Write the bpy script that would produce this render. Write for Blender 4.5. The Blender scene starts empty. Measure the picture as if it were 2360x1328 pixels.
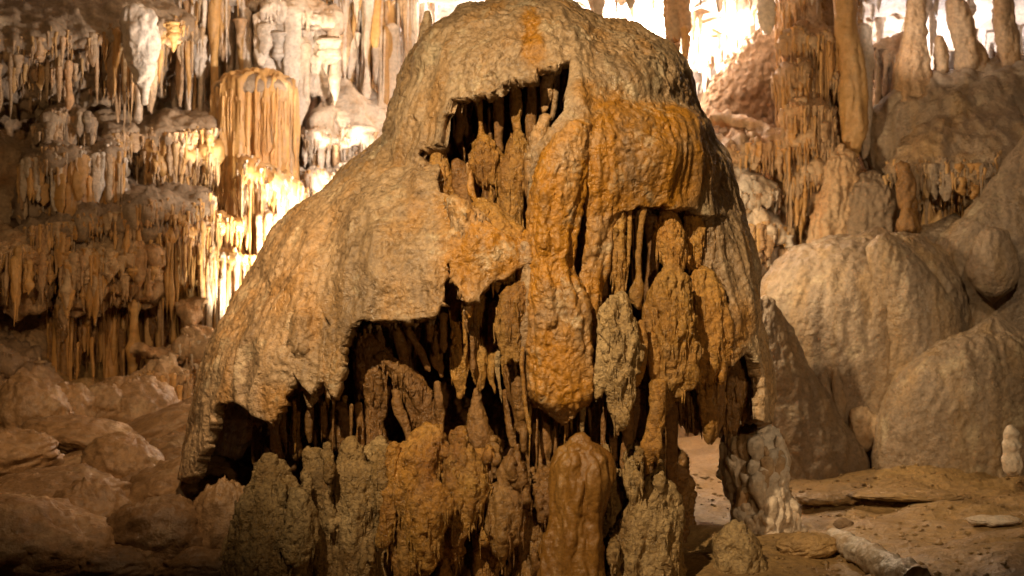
import bpy, math, random
import numpy as np

SC = bpy.context.scene
COL = SC.collection
random.seed(7)
RNG = np.random.default_rng(11)
K = 0.72 / 2360.0            # metres across per photo pixel per metre of distance (50 mm lens)
CAMZ = 1.05

# ------------------------------------------------------------------ camera, world, lamps
cam = bpy.data.cameras.new('camera')
cam.lens = 50.0; cam.sensor_width = 36.0; cam.clip_end = 200; cam.clip_start = 0.05
cam.dof.use_dof = True; cam.dof.focus_distance = 5.45; cam.dof.aperture_fstop = 3.2
camo = bpy.data.objects.new('camera', cam); COL.objects.link(camo)
camo.location = (0, 0, CAMZ); camo.rotation_euler = (math.radians(90), 0, 0)
SC.camera = camo

w = bpy.data.worlds.new('World'); SC.world = w; w.use_nodes = True
bg = w.node_tree.nodes['Background']           # no daylight reaches the cave
bg.inputs[0].default_value = (0.55, 0.33, 0.16, 1); bg.inputs[1].default_value = 0.005

def P(px, py, Y):
    return np.array([(px - 1180) * K * Y, Y, CAMZ - (py - 664) * K * Y])

def lamp(name, kind, loc, energy, color, radius=0.08, aim=None, cone=60, blend=0.6):
    l = bpy.data.lights.new(name, kind); l.energy = energy; l.color = color
    l.shadow_soft_size = radius
    o = bpy.data.objects.new(name, l); COL.objects.link(o); o.location = loc
    if kind == 'SPOT':
        l.spot_size = math.radians(cone); l.spot_blend = blend
        from mathutils import Vector
        d = Vector(aim) - Vector(loc)
        o.rotation_euler = d.to_track_quat('-Z', 'Y').to_euler()
    return o

WARM = (1.0, 0.74, 0.43); AMB = (1.0, 0.60, 0.25); COOL = (1.0, 0.90, 0.86)
# show-cave lamps: key on the dome, lamps hidden behind it, lamps washing the chamber
lamp('key_lamp', 'SPOT', (-1.3, 1.8, 3.9), 1380, WARM, 0.04, P(1170, 400, 5.4), 42, 1.0)
lamp('low_lamp', 'SPOT', (1.2, 1.5, 1.4), 85, AMB, 0.05, P(1380, 800, 5.3), 44, 0.9)
lamp('curtain_lamp', 'SPOT', P(685, 700, 8.42), 300, (1.0, 0.87, 0.68), 0.04, P(625, 440, 8.85), 76, 0.5)
lamp('low_curtain_lamp', 'SPOT', P(610, 800, 8.25), 110, (1.0, 0.87, 0.68), 0.04, P(560, 620, 8.6), 66, 0.6)
lamp('passage_lamp', 'SPOT', P(1470, 225, 10.4), 1050, (1.0, 0.93, 0.91), 0.08, P(1470, -400, 11.0), 172, 0.25)
lamp('ceiling_lamp', 'SPOT', P(2170, 235, 10.3), 80, (1.0, 0.93, 0.98), 0.05, P(2190, -300, 10.4), 160, 0.4)
lamp('pillar_lamp', 'SPOT', P(2010, 60, 8.6), 16, (1.0, 0.86, 0.76), 0.05, P(2230, 40, 9.4), 80, 0.6)
lamp('terrace_lamp', 'POINT', P(1575, 470, 7.8), 60, (1.0, 0.76, 0.46), 0.06)
lamp('left_wash_lamp', 'SPOT', P(1040, 300, 7.3), 290, (1.0, 0.87, 0.78), 0.05, P(560, 130, 9.0), 80, 0.8)
lamp('left_front_lamp', 'SPOT', (-1.6, 2.6, 2.5), 260, (1.0, 0.66, 0.34), 0.06, P(190, 580, 8.2), 48, 0.9)
lamp('mound_lamp', 'SPOT', (1.9, 4.0, 2.9), 220, (1.0, 0.76, 0.50), 0.06, P(2200, 380, 8.6), 46, 1.0)
lamp('right_floor_lamp', 'SPOT', (2.3, 3.3, 2.0), 130, (1.0, 0.74, 0.45), 0.06, P(1870, 1040, 7.0), 44, 0.9)
lamp('floor_lamp', 'SPOT', (-0.85, 4.5, 2.2), 130, (1.0, 0.64, 0.34), 0.05, P(230, 1140, 6.8), 64, 0.9)

SC.view_settings.view_transform = 'Standard'
SC.view_settings.look = 'None'
SC.view_settings.exposure = 0.0
SC.view_settings.gamma = 1.0

# ------------------------------------------------------------------ noise
_G = np.random.default_rng(3).normal(size=(1024, 3)); _G /= np.linalg.norm(_G, axis=1)[:, None]
def pn(p, seed=0):
    p = np.asarray(p, dtype=np.float64)
    i = np.floor(p).astype(np.int64); f = p - i
    u = f * f * f * (f * (f * 6 - 15) + 10)
    out = np.zeros(len(p))
    for dx in (0, 1):
        wx = u[:, 0] if dx else 1 - u[:, 0]
        for dy in (0, 1):
            wy = u[:, 1] if dy else 1 - u[:, 1]
            for dz in (0, 1):
                wz = u[:, 2] if dz else 1 - u[:, 2]
                h = (i[:, 0] + dx) * 73856093 ^ (i[:, 1] + dy) * 19349663 ^ (i[:, 2] + dz) * 83492791 ^ (seed * 7919 + 17)
                h = (h ^ (h >> 13)) * 1274126177
                g = _G[(h ^ (h >> 16)) & 1023]
                out += wx * wy * wz * (g[:, 0] * (f[:, 0] - dx) + g[:, 1] * (f[:, 1] - dy) + g[:, 2] * (f[:, 2] - dz))
    return out * 1.5
def fbm(p, octv=4, seed=0, gain=0.5):
    a, s, r = 1.0, 1.0, 0
    for o in range(octv):
        r = r + a * pn(p * s + o * 13.7, seed + o); a *= gain; s *= 2.03
    return r
def ridged(p, octv=3, seed=0):
    a, s, r = 1.0, 1.0, 0
    for o in range(octv):
        r = r + a * (1 - 2 * np.abs(pn(p * s + o * 7.3, seed + o))); a *= 0.5; s *= 2.1
    return r

def billow(p, octv=2, seed=0):
    """rounded lobes with sharp creases"""
    a, s, r = 1.0, 1.0, 0
    for o in range(octv):
        r = r + a * (np.abs(pn(p * s + o * 5.1, seed + o)) * 2 - 0.45); a *= 0.5; s *= 2.1
    return r
def warp(V, sc, amp, seed):
    return V + amp * np.c_[pn(V * sc, seed), pn(V * sc + 31.7, seed + 1), pn(V * sc + 77.1, seed + 2)]

# ------------------------------------------------------------------ mesh helpers
def raw_mesh(name, V, F):
    me = bpy.data.meshes.new(name)
    V = np.asarray(V, dtype=np.float32); F = np.asarray(F, dtype=np.int32); m = F.shape[1]
    me.vertices.add(len(V)); me.vertices.foreach_set('co', V.ravel())
    me.loops.add(F.size); me.loops.foreach_set('vertex_index', F.ravel())
    me.polygons.add(len(F)); me.polygons.foreach_set('loop_start', np.arange(0, F.size, m, dtype=np.int32))
    me.polygons.foreach_set('use_smooth', np.ones(len(F), dtype=bool))
    me.update(calc_edges=True); me.validate()
    return me
def add_attr(me, vals, name='stain'):
    a = me.attributes.new(name, 'FLOAT', 'POINT'); a.data.foreach_set('value', np.asarray(vals, dtype=np.float32))
def link(name, me, mat=None, parent=None, **props):
    o = bpy.data.objects.new(name, me); COL.objects.link(o)
    if mat is not None and me is not None and not me.materials: me.materials.append(mat)
    if parent is not None: o.parent = parent
    for k_, v in props.items(): o[k_] = v
    return o
def thing(name, label, category, loc, group=None):
    o = bpy.data.objects.new(name, None); COL.objects.link(o); o.location = loc
    o.empty_display_size = 0.1
    o['label'] = label; o['category'] = category; o['kind'] = 'thing'
    if group: o['group'] = group
    return o
def grid_faces(nr, nc, wrap):
    r = np.arange(nr - 1)[:, None]; c = np.arange(nc if wrap else nc - 1)[None, :]
    c2 = (c + 1) % nc
    F = np.stack([r * nc + c, r * nc + c2, (r + 1) * nc + c2, (r + 1) * nc + c], -1)
    return F.reshape(-1, 4)
def vnormals(V, F):
    n = np.cross(V[F[:, 2]] - V[F[:, 0]], V[F[:, 3 if F.shape[1] == 4 else 1]] - V[F[:, 1 if F.shape[1] == 4 else 0]])
    N = np.zeros_like(V)
    for j in range(F.shape[1]): np.add.at(N, F[:, j], n)
    return N / np.maximum(np.linalg.norm(N, axis=1)[:, None], 1e-9)
def proj(V):
    d = K * V[:, 1]
    return 1180 + V[:, 0] / d, 664 - (V[:, 2] - CAMZ) / d
def inpoly(px, py, poly):
    r = np.zeros(len(px), dtype=bool); n = len(poly)
    for a in range(n):
        x1, y1 = poly[a]; x2, y2 = poly[(a + 1) % n]
        c = (y1 > py) != (y2 > py)
        with np.errstate(divide='ignore', invalid='ignore'):
            r ^= c & (px < (x2 - x1) * (py - y1) / ((y2 - y1) or 1e-9) + x1)
    return r
def smooth_path(pts, n):
    pts = np.asarray(pts, dtype=float)
    if len(pts) == 1: return np.repeat(pts, n, 0)
    q = np.vstack([2 * pts[0] - pts[1], pts, 2 * pts[-1] - pts[-2]])
    t = np.linspace(0, len(pts) - 1 - 1e-6, n); i = t.astype(int); f = (t - i)[:, None]
    a, b, c, d = q[i], q[i + 1], q[i + 2], q[i + 3]
    return 0.5 * (2 * b + (c - a) * f + (2 * a - 5 * b + 4 * c - d) * f ** 2 + (3 * b - a - 3 * c + d) * f ** 3)
def tube_vf(path, nr, ns, squash=1.0, axis=None):
    """path rows x,y,z,r ; horizontal rings; pointed caps"""
    p = smooth_path(path, nr); p[:, 3] = np.maximum(p[:, 3], 0.0015)
    th = np.linspace(0, 2 * np.pi, ns, endpoint=False)
    V = np.empty((nr, ns, 3))
    V[..., 0] = p[:, None, 0] + p[:, None, 3] * np.cos(th)
    V[..., 1] = p[:, None, 1] + p[:, None, 3] * np.sin(th) * squash
    V[..., 2] = p[:, None, 2]
    V = V.reshape(-1, 3); F = grid_faces(nr, ns, True)[:, ::-1]
    top = len(V); V = np.vstack([V, p[0, :3] + [0, 0, p[0, 3] * 0.5], p[-1, :3] - [0, 0, p[-1, 3] * 0.8]])
    c = np.arange(ns); c2 = (c + 1) % ns
    t1 = np.stack([np.full(ns, top), c, c2, c2], -1)
    b0 = (nr - 1) * ns
    t2 = np.stack([np.full(ns, top + 1), b0 + c2, b0 + c, b0 + c], -1)
    return V, F, np.vstack([t1[:, :3], t2[:, :3]])
def tri(F): return np.vstack([F[:, [0, 1, 2]], F[:, [0, 2, 3]]])
def fuse(pieces, voxel, smooth=2):
    """pieces [(V,Ftri)] melted into one surface; returns V,Fquad"""
    o = 0; VV = []; FF = []
    for V, F in pieces: VV.append(V); FF.append(F + o); o += len(V)
    me = raw_mesh('tmp', np.vstack(VV), np.vstack(FF))
    ob = bpy.data.objects.new('tmp', me); COL.objects.link(ob)
    m = ob.modifiers.new('r', 'REMESH'); m.mode = 'VOXEL'; m.voxel_size = voxel; m.use_smooth_shade = True
    if smooth:
        s = ob.modifiers.new('s', 'SMOOTH'); s.factor = 0.5; s.iterations = smooth
    dg = bpy.context.evaluated_depsgraph_get(); e = ob.evaluated_get(dg); em = e.to_mesh()
    V = np.empty(len(em.vertices) * 3, dtype=np.float32); em.vertices.foreach_get('co', V)
    F = np.empty(len(em.loops), dtype=np.int32); em.loops.foreach_get('vertex_index', F)
    e.to_mesh_clear(); bpy.data.objects.remove(ob); bpy.data.meshes.remove(me)
    return V.reshape(-1, 3).astype(float), F.reshape(-1, 4)

# ------------------------------------------------------------------ materials
def rock(name, base, alt, stain, rough=0.62, bump=0.6, scale=1.0, streak=0.5, speck=0.35, wet=0.0, pit=0.0, film=0.0):
    m = bpy.data.materials.new(name); m.use_nodes = True
    nt = m.node_tree; N = nt.nodes; L = nt.links
    bs = N['Principled BSDF']
    geo = N.new('ShaderNodeNewGeometry')
    def noise(sc, det, ro=0.6, stretch=None):
        n = N.new('ShaderNodeTexNoise'); n.inputs['Scale'].default_value = sc * scale
        n.inputs['Detail'].default_value = det; n.inputs['Roughness'].default_value = ro
        if stretch:
            mp = N.new('ShaderNodeMapping'); mp.inputs['Scale'].default_value = stretch
            L.new(geo.outputs['Position'], mp.inputs[0]); L.new(mp.outputs[0], n.inputs['Vector'])
        else: L.new(geo.outputs['Position'], n.inputs['Vector'])
        return n
    def ramp(src, lo, hi):
        r = N.new('ShaderNodeMapRange'); r.inputs['From Min'].default_value = lo; r.inputs['From Max'].default_value = hi
        L.new(src, r.inputs['Value']); return r.outputs[0]
    def mix(f, a, b, kind='MIX'):
        x = N.new('ShaderNodeMix'); x.data_type = 'RGBA'; x.blend_type = kind
        for s_, v in ((x.inputs[0], f), (x.inputs[6], a), (x.inputs[7], b)):
            if isinstance(v, (int, float)): s_.default_value = v
            elif isinstance(v, tuple): s_.default_value = (*v, 1)
            else: L.new(v, s_)
        return x.outputs[2]
    big = noise(1.7, 5); st = noise(5, 4, 0.6, (1, 1, 0.14)); fine = noise(34, 6, 0.7)
    c = mix(ramp(big.outputs[0], 0.38, 0.66), base, alt)
    sm = N.new('ShaderNodeMath'); sm.operation = 'MULTIPLY'; sm.inputs[1].default_value = streak
    L.new(ramp(st.outputs[0], 0.47, 0.68), sm.inputs[0])
    at = N.new('ShaderNodeAttribute'); at.attribute_name = 'stain'
    ad = N.new('ShaderNodeMath'); ad.operation = 'ADD'; ad.use_clamp = True
    L.new(sm.outputs[0], ad.inputs[0]); L.new(at.outputs['Fac'], ad.inputs[1])
    c = mix(ad.outputs[0], c, stain)
    if film:
        fm = N.new('ShaderNodeMath'); fm.operation = 'MULTIPLY'; fm.inputs[1].default_value = film
        L.new(ramp(noise(2.6, 7, 0.7, (1, 1, 0.55)).outputs[0], 0.50, 0.64), fm.inputs[0])
        c = mix(fm.outputs[0], c, (0.22, 0.145, 0.08))
        fm2 = N.new('ShaderNodeMath'); fm2.operation = 'MULTIPLY'; fm2.inputs[1].default_value = film
        L.new(ramp(noise(4.5, 6, 0.7).outputs[0], 0.55, 0.68), fm2.inputs[0])
        c = mix(fm2.outputs[0], c, (0.66, 0.53, 0.34))
    ob = N.new('ShaderNodeObjectInfo')
    hv = N.new('ShaderNodeHueSaturation')
    L.new(ramp(ob.outputs['Random'], -0.6, 1.6), hv.inputs['Value'])
    hv.inputs['Value'].default_value = 1.0
    vr = N.new('ShaderNodeMapRange'); vr.inputs['To Min'].default_value = 0.82; vr.inputs['To Max'].default_value = 1.15
    L.new(ob.outputs['Random'], vr.inputs['Value']); L.new(vr.outputs[0], hv.inputs['Value'])
    L.new(c, hv.inputs['Color']); c = hv.outputs[0]
    g = N.new('ShaderNodeMapRange'); g.inputs['From Min'].default_value = 0.33; g.inputs['From Max'].default_value = 0.6
    g.inputs['To Min'].default_value = 1 - speck; g.inputs['To Max'].default_value = 1.06
    L.new(fine.outputs[0], g.inputs['Value'])
    c = mix(1.0, c, g.outputs[0], 'MULTIPLY')
    L.new(c, bs.inputs['Base Color'])
    rr = N.new('ShaderNodeMapRange'); rr.inputs['From Min'].default_value = 0.35; rr.inputs['From Max'].default_value = 0.65
    rr.inputs['To Min'].default_value = max(0.16, rough - 0.16 - wet); rr.inputs['To Max'].default_value = rough + 0.12
    wn = noise(6, 4); L.new(wn.outputs[0], rr.inputs['Value']); L.new(rr.outputs[0], bs.inputs['Roughness'])
    bs.inputs['Specular IOR Level'].default_value = 0.5
    b1 = N.new('ShaderNodeBump'); b1.inputs['Strength'].default_value = bump; b1.inputs['Distance'].default_value = 0.02
    L.new(noise(26, 5, 0.65).outputs[0], b1.inputs['Height'])
    b2 = N.new('ShaderNodeBump'); b2.inputs['Strength'].default_value = bump * 0.6; b2.inputs['Distance'].default_value = 0.006
    L.new(noise(95, 4, 0.6).outputs[0], b2.inputs['Height']); L.new(b1.outputs[0], b2.inputs['Normal'])
    out = b2
    if pit:
        vo = N.new('ShaderNodeTexVoronoi'); vo.inputs['Scale'].default_value = 34
        wv = N.new('ShaderNodeVectorMath'); wv.operation = 'MULTIPLY_ADD'; wv.inputs[1].default_value = (0.06, 0.06, 0.06)
        L.new(noise(14, 3).outputs['Color'], wv.inputs[0]); L.new(geo.outputs['Position'], wv.inputs[2]); L.new(wv.outputs[0], vo.inputs['Vector'])
        b3 = N.new('ShaderNodeBump'); b3.inputs['Strength'].default_value = pit; b3.inputs['Distance'].default_value = 0.016
        L.new(ramp(vo.outputs['Distance'], 0.05, 0.55), b3.inputs['Height']); L.new(b2.outputs[0], b3.inputs['Normal']); out = b3
    L.new(out.outputs[0], bs.inputs['Normal'])
    return m

M_CAP = rock('pitted_limestone', (0.49, 0.335, 0.19), (0.35, 0.22, 0.105), (0.48, 0.215, 0.025), 0.34, 0.6, 1.4, 0.5, 0.5, 0.16, pit=0.4, film=0.75)
M_ORANGE = rock('orange_calcite', (0.54, 0.30, 0.075), (0.46, 0.215, 0.04), (0.28, 0.12, 0.025), 0.34, 0.9, 1.8, 0.6, 0.55, 0.14, pit=0.2, film=0.12)
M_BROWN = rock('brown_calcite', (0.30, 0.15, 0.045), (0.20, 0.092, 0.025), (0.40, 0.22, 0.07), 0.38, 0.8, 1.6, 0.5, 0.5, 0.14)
M_WET = rock('wet_calcite', (0.31, 0.15, 0.032), (0.20, 0.085, 0.018), (0.44, 0.25, 0.08), 0.26, 0.4, 2.0, 0.65, 0.35, 0.08)
M_STAL = rock('olive_calcite', (0.52, 0.36, 0.17), (0.38, 0.235, 0.085), (0.25, 0.14, 0.045), 0.45, 0.9, 1.8, 0.5, 0.55, 0.12, pit=0.5)
M_WALL = rock('wall_calcite', (0.52, 0.36, 0.21), (0.44, 0.26, 0.12), (0.46, 0.20, 0.05), 0.55, 0.8, 1.1, 0.6, 0.4)
M_AMBER = rock('amber_calcite', (0.52, 0.30, 0.10), (0.46, 0.22, 0.055), (0.56, 0.38, 0.2), 0.5, 0.4, 0.9, 0.5, 0.25)
M_PALE = rock('pale_calcite', (0.66, 0.56, 0.45), (0.60, 0.46, 0.32), (0.55, 0.33, 0.14), 0.5, 0.7, 1.1, 0.55, 0.35)
M_SILT = rock('silted_flowstone', (0.30, 0.205, 0.125), (0.36, 0.25, 0.15), (0.25, 0.16, 0.085), 0.7, 0.8, 1.0, 0.35, 0.35, film=0.3)
M_MOUND = rock('smooth_flowstone', (0.36, 0.26, 0.17), (0.27, 0.185, 0.11), (0.42, 0.26, 0.11), 0.5, 0.85, 1.2, 0.75, 0.35, 0.1, film=0.5)
M_FLOOR = rock('cave_mud', (0.34, 0.205, 0.08), (0.40, 0.245, 0.09), (0.21, 0.12, 0.042), 0.55, 0.9, 1.0, 0.4, 0.4, 0.0)
M_BOULD = rock('brown_boulder', (0.29, 0.17, 0.08), (0.34, 0.205, 0.095), (0.20, 0.11, 0.045), 0.40, 0.6, 1.0, 0.4, 0.4, 0.0, film=0.3)
M_DARK = rock('dark_rock', (0.24, 0.15, 0.08), (0.19, 0.115, 0.06), (0.28, 0.17, 0.08), 0.7, 0.7, 1.0, 0.4, 0.35)

# ------------------------------------------------------------------ stock of drip shapes (unit length, hung from z=0)
def drip_mesh(kind, seed, mat):
    r = np.random.default_rng(seed); nr, ns = 40, 18
    t = np.linspace(0, 1, nr)
    if kind == 'icicle': rad = (1 - t) ** r.uniform(0.7, 1.25) * (1 + 0.25 * np.exp(-t * 9)) + 0.07
    elif kind == 'straw': rad = 0.58 + 0.4 * np.exp(-t * 7) - 0.25 * t ** 2; rad *= np.clip((1 - t) / 0.22, 0.1, 1) ** 0.7
    elif kind == 'column': rad = 0.6 + 0.5 * np.exp(-t * 5) + 0.25 * np.exp(-((t - 0.8) / 0.12) ** 2); rad *= np.clip((1 - t) / 0.12, 0.25, 1) ** 0.5
    elif kind == 'bulb':
        b = r.uniform(0.55, 0.75); rad = 0.42 + 0.5 * np.exp(-t * 8) + 0.62 * np.exp(-((t - b) / 0.17) ** 2)
        rad *= np.clip((1 - t) / 0.16, 0.08, 1) ** 0.6
    else: rad = 0.85 + 0.2 * np.exp(-t * 5) - 0.1 * t; rad *= np.clip((1 - t) / 0.25, 0.15, 1) ** 0.5
    rad = rad * np.clip(t / 0.06, 0.12, 1) ** 0.5
    w1 = 0.22 * pn(np.c_[t * 7, np.full(nr, seed * 3.1), np.zeros(nr)], seed)
    w2 = 0.12 * pn(np.c_[t * 17, np.full(nr, seed * 5.3), np.zeros(nr)], seed)
    rad = rad * (1 + w1 + w2)
    cx = 0.5 * pn(np.c_[t * 2.2, np.zeros(nr), np.full(nr, seed)], 9) * t ** 0.5; cy = 0.4 * pn(np.c_[t * 2.2, np.full(nr, seed), np.zeros(nr)], 5)
    th = np.linspace(0, 2 * np.pi, ns, endpoint=False)
    lob = 1 + 0.22 * pn(np.c_[np.tile(np.cos(th) * 1.7, nr), np.tile(np.sin(th) * 1.7, nr), np.repeat(t * 2.6, ns)] + seed * 2.7, seed).reshape(nr, ns) \
            + 0.10 * pn(np.c_[np.tile(np.cos(th) * 3, nr), np.tile(np.sin(th) * 3, nr), np.repeat(t * 12, ns)] + seed, seed + 1).reshape(nr, ns)
    V = np.empty((nr, ns, 3)); R = rad[:, None] * lob
    fl = 0.45 if kind == 'flat' else 0.9
    V[..., 0] = cx[:, None] + R * np.cos(th) * (1.35 if kind == 'flat' else 1)
    V[..., 1] = cy[:, None] + R * np.sin(th) * fl
    V[..., 2] = -t[:, None] + (0 if kind != 'flat' else 0.0)
    if kind == 'flat':   # ragged foot
        V[..., 2] -= (0.10 * pn(np.c_[np.tile(np.cos(th) * 4, nr), np.repeat(t * 0, ns), np.zeros(nr * ns)], seed + 3).reshape(nr, ns)) * t[:, None]
    V = V.reshape(-1, 3); F = grid_faces(nr, ns, True)[:, ::-1]
    V = np.vstack([V, [cx[0], cy[0], 0.0], [cx[-1], cy[-1], -1.0 - 0.01]])
    c = np.arange(ns); c2 = (c + 1) % ns; b0 = (nr - 1) * ns
    T = np.vstack([np.stack([np.full(ns, len(V) - 1), b0 + c2, b0 + c], -1)])
    me = raw_mesh(kind, V, np.vstack([tri(F), T])); me.materials.append(mat)
    return me
_stock = {}
def stock(kind, mat, i):
    k_ = (kind, mat.name, i)
    if k_ not in _stock: _stock[k_] = drip_mesh(kind, sum(map(ord, kind)) + i * 7, mat)
    return _stock[k_]
def hang(parent, kind, mat, top, length, r, seed, name='stalactite', depth=1.0):
    o = link(name, stock(kind, mat, seed % 6), None, parent)
    o.location = np.asarray(top) - np.array(parent.location)
    o.scale = (r, r * depth, length)
    o.rotation_euler = (random.uniform(-.03, .03), random.uniform(-.03, .03), random.uniform(-0.5, 0.5) if kind == 'flat' else random.uniform(0, 6.28))
    return o

# ------------------------------------------------------------------ setting: wall, ceiling, floor
def idw(px, py, pts, p=3.0):
    num = 0; den = 0
    for a, b, v in pts:
        wgt = 1.0 / ((((px - a) / 300.0) ** 2 + ((py - b) / 260.0) ** 2) + 0.05) ** (p / 2 * 1.3)
        num = num + wgt * v; den = den + wgt
    return num / den
WALLD = [(-500, 0, 8.2), (-500, 700, 7.6), (-500, 1250, 7.2), (0, 100, 9.0), (0, 500, 8.6), (0, 900, 8.3), (300, 100, 9.6), (300, 500, 9.2), (300, 900, 8.9),
         (600, 100, 10.2), (600, 500, 9.6), (600, 900, 9.2), (900, 100, 10.8), (1200, 100, 11.6), (1400, 100, 13.5), (1550, 150, 14), (1500, 600, 10.4),
         (1700, 150, 13.2), (1620, 360, 10.0), (1720, 350, 10.0), (1980, 350, 10.1), (2080, 350, 10.1), (1960, 300, 10.2), (1850, 250, 10.6), (1800, 500, 10.2), (1800, 800, 9.8), (2100, 100, 13.0), (2150, 200, 12.6), (2100, 450, 10.4), (2100, 800, 9.8),
         (2360, 100, 12.0), (2360, 450, 9.9), (2360, 800, 9.4), (2800, 100, 10), (2800, 800, 8.6), (1200, 900, 9.8), (300, 1300, 8.6), (1800, 1300, 9.6)]
def build_wall():
    gx = np.linspace(-700, 3000, 300); gy = np.linspace(-160, 1330, 150)
    PX, PY = np.meshgrid(gx, gy); px, py = PX.ravel(), PY.ravel()
    Y = idw(px, py, WALLD)
    V = np.c_[(px - 1180) * K * Y, Y, CAMZ - (py - 664) * K * Y]
    V[:, 1] += 0.22 * fbm(V * 0.9, 3, 2) + 0.11 * ridged(V * [3.2, 1.0, 0.9], 3, 5) + 0.05 * fbm(V * 6, 3, 8)
    me = raw_mesh('cave_wall', V, grid_faces(len(gy), len(gx), False))
    return link('cave_wall', me, M_WALL, None, kind='structure')
WALL = build_wall()

def ceil_z(x, y):
    p = np.c_[x, y, np.zeros_like(x)]
    return 2.98 - 0.03 * (y - 9) + 0.16 * fbm(p * 0.8, 3, 21) + 0.07 * ridged(p * 2.2, 3, 22)
def build_ceiling():
    gx = np.linspace(-7, 9, 170); gy = np.linspace(7.2, 15, 110)
    X, Y = np.meshgrid(gx, gy); x, y = X.ravel(), Y.ravel()
    V = np.c_[x, y, ceil_z(x, y)]
    me = raw_mesh('cave_ceiling', V, grid_faces(len(gy), len(gx), False)[:, ::-1])
    return link('cave_ceiling', me, M_PALE, None, kind='structure')
CEIL = build_ceiling()
n = 0
while n < 290:                      # short stalactites crowding the lit ceiling of the passage
    Y = random.uniform(9.0, 13.2); px = random.uniform(1330, 2420)
    x = (px - 1180) * K * Y
    z = float(ceil_z(np.array([x]), np.array([Y]))[0])
    if px < 1500 and random.random() < 0.3: continue
    L = random.uniform(0.10, 0.34) * (1.5 if random.random() < 0.12 else 1)
    hang(CEIL, random.choice(['icicle', 'icicle', 'bulb', 'straw', 'flat']), M_PALE, (x, Y, z + 0.05), L + 0.05, random.uniform(0.018, 0.05), n)
    n += 1

def floor_z(x, y):
    p = np.c_[x, y, np.zeros_like(x)]
    left = np.clip((-x - 0.9) / 1.6, 0, 1); left = left * left * (3 - 2 * left)
    up = np.clip((y - 5.4) / 3.2, 0, 1.4)
    z = left * up * 0.62
    right = np.clip((x - 1.2) / 1.5, 0, 1)
    z += right * np.clip((y - 6.2) / 2, 0, 1) * 0.10
    z += left * (0.16 * billow(p * [1.5, 1.5, 1], 2, 37)) - 0.10 * np.exp(-((x + 0.2) / 1.3) ** 2 - ((y - 5.2) / 0.7) ** 2)
    z += 0.05 * fbm(p * [1.2, 1.2, 1], 3, 31) + 0.02 * fbm(p * 5, 3, 33)
    z += right * (0.040 * ridged(warp(p, 1.5, 0.25, 36) * [0.9, 4.6, 1], 3, 35) + 0.015 * billow(p * [4, 9, 1], 2, 38))          # low rimstone ripples
    return z
def build_floor():
    gx = np.linspace(-9, 9, 420); gy = np.concatenate([np.linspace(-3, 4.4, 40), np.linspace(4.45, 9.5, 330), np.linspace(9.6, 16, 30)])
    X, Y = np.meshgrid(gx, gy); x, y = X.ravel(), Y.ravel()
    me = raw_mesh('cave_floor', np.c_[x, y, floor_z(x, y)], grid_faces(len(gy), len(gx), False))
    return link('cave_floor', me, M_FLOOR, None, kind='structure')
build_floor()
def fz(x, y): return float(floor_z(np.array([float(x)]), np.array([float(y)]))[0])
def on_floor(px, py):
    """distance at which the sight line through this point meets the floor"""
    for Y in np.arange(4.8, 10, 0.02):
        p = P(px, py, Y)
        if p[2] <= fz(p[0], p[1]): return Y
    return 9.0

def fringe(parent, V, mat, n, Lpx, Wpx, name='fine_drips'):
    """hair-thin drips too small to pick apart, rooted on the given surface points"""
    idx = RNG.integers(0, len(V), n); base = V[idx]; d = K * base[:, 1]
    L = RNG.uniform(Lpx[0], Lpx[1], n) * d; R = (Wpx[0] + (Wpx[1] - Wpx[0]) * RNG.random(n) ** 2) * d
    th = np.linspace(0, 2 * np.pi, 6, endpoint=False); rings = np.array([(0.0, 0.9), (0.15, 1.0), (0.5, 0.62), (0.85, 0.34), (1.0, 0.06)])
    ring = np.stack([np.cos(th), np.sin(th)], -1)
    X = np.empty((n, 5, 6, 3))
    wob = RNG.uniform(-0.5, 0.5, (n, 5, 2)) * R[:, None, None]
    X[..., 0:2] = base[:, None, None, 0:2] + R[:, None, None, None] * rings[None, :, 1][..., None, None] * ring[None, None] * RNG.uniform(0.75, 1.25, (n, 5, 1, 1)) + wob[:, :, None, :]
    X[..., 2] = base[:, None, None, 2] + 0.012 - L[:, None, None] * rings[None, :, 0][..., None]
    F = tri(grid_faces(5, 6, True)[:, ::-1])
    FF = (F[None] + (np.arange(n) * 30)[:, None, None]).reshape(-1, 3)
    o = link(name, raw_mesh(name, X.reshape(-1, 3) - np.array(parent.location), FF), mat, parent, kind='stuff'); return o

# ------------------------------------------------------------------ the hollow dome
DOME = thing('dripstone_dome', 'huge hollow tan and orange dripstone dome with torn openings full of dripping columns', 'rock formation', (0.05, 6.1, 0))
dl = np.array(DOME.location)
YC = 6.2
A_ROWS = np.array([  # py, left, right
    (6, 1170, 1225), (14, 1120, 1275), (26, 1085, 1325), (45, 1050, 1365), (70, 1018, 1425), (100, 985, 1490), (135, 955, 1535), (170, 933, 1562),
    (230, 917, 1588), (290, 905, 1606), (350, 893, 1650), (400, 888, 1664), (440, 885, 1674), (480, 884, 1684), (560, 884, 1702)], float)
B_ROWS = np.array([
    (262, 1090, 1420), (280, 990, 1540), (300, 930, 1600), (320, 888, 1630), (350, 845, 1642), (400, 785, 1658), (440, 745, 1678), (480, 702, 1692),
    (540, 652, 1708), (620, 602, 1720), (690, 560, 1738), (770, 512, 1752), (830, 490, 1761), (900, 476, 1768), (960, 464, 1764), (1050, 446, 1752), (1090, 440, 1745)], float)
def bdepth(tab, py): return np.interp(py, tab[0], tab[1])
A_B = ([6, 20, 60, 100, 170, 300, 440, 560], [0.06, 0.22, 0.42, 0.52, 0.64, 0.74, 0.80, 0.82])
B_B = ([262, 300, 350, 440, 600, 730, 900, 1090], [0.2, 0.38, 0.52, 0.70, 0.86, 0.94, 1.0, 1.02])
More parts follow.
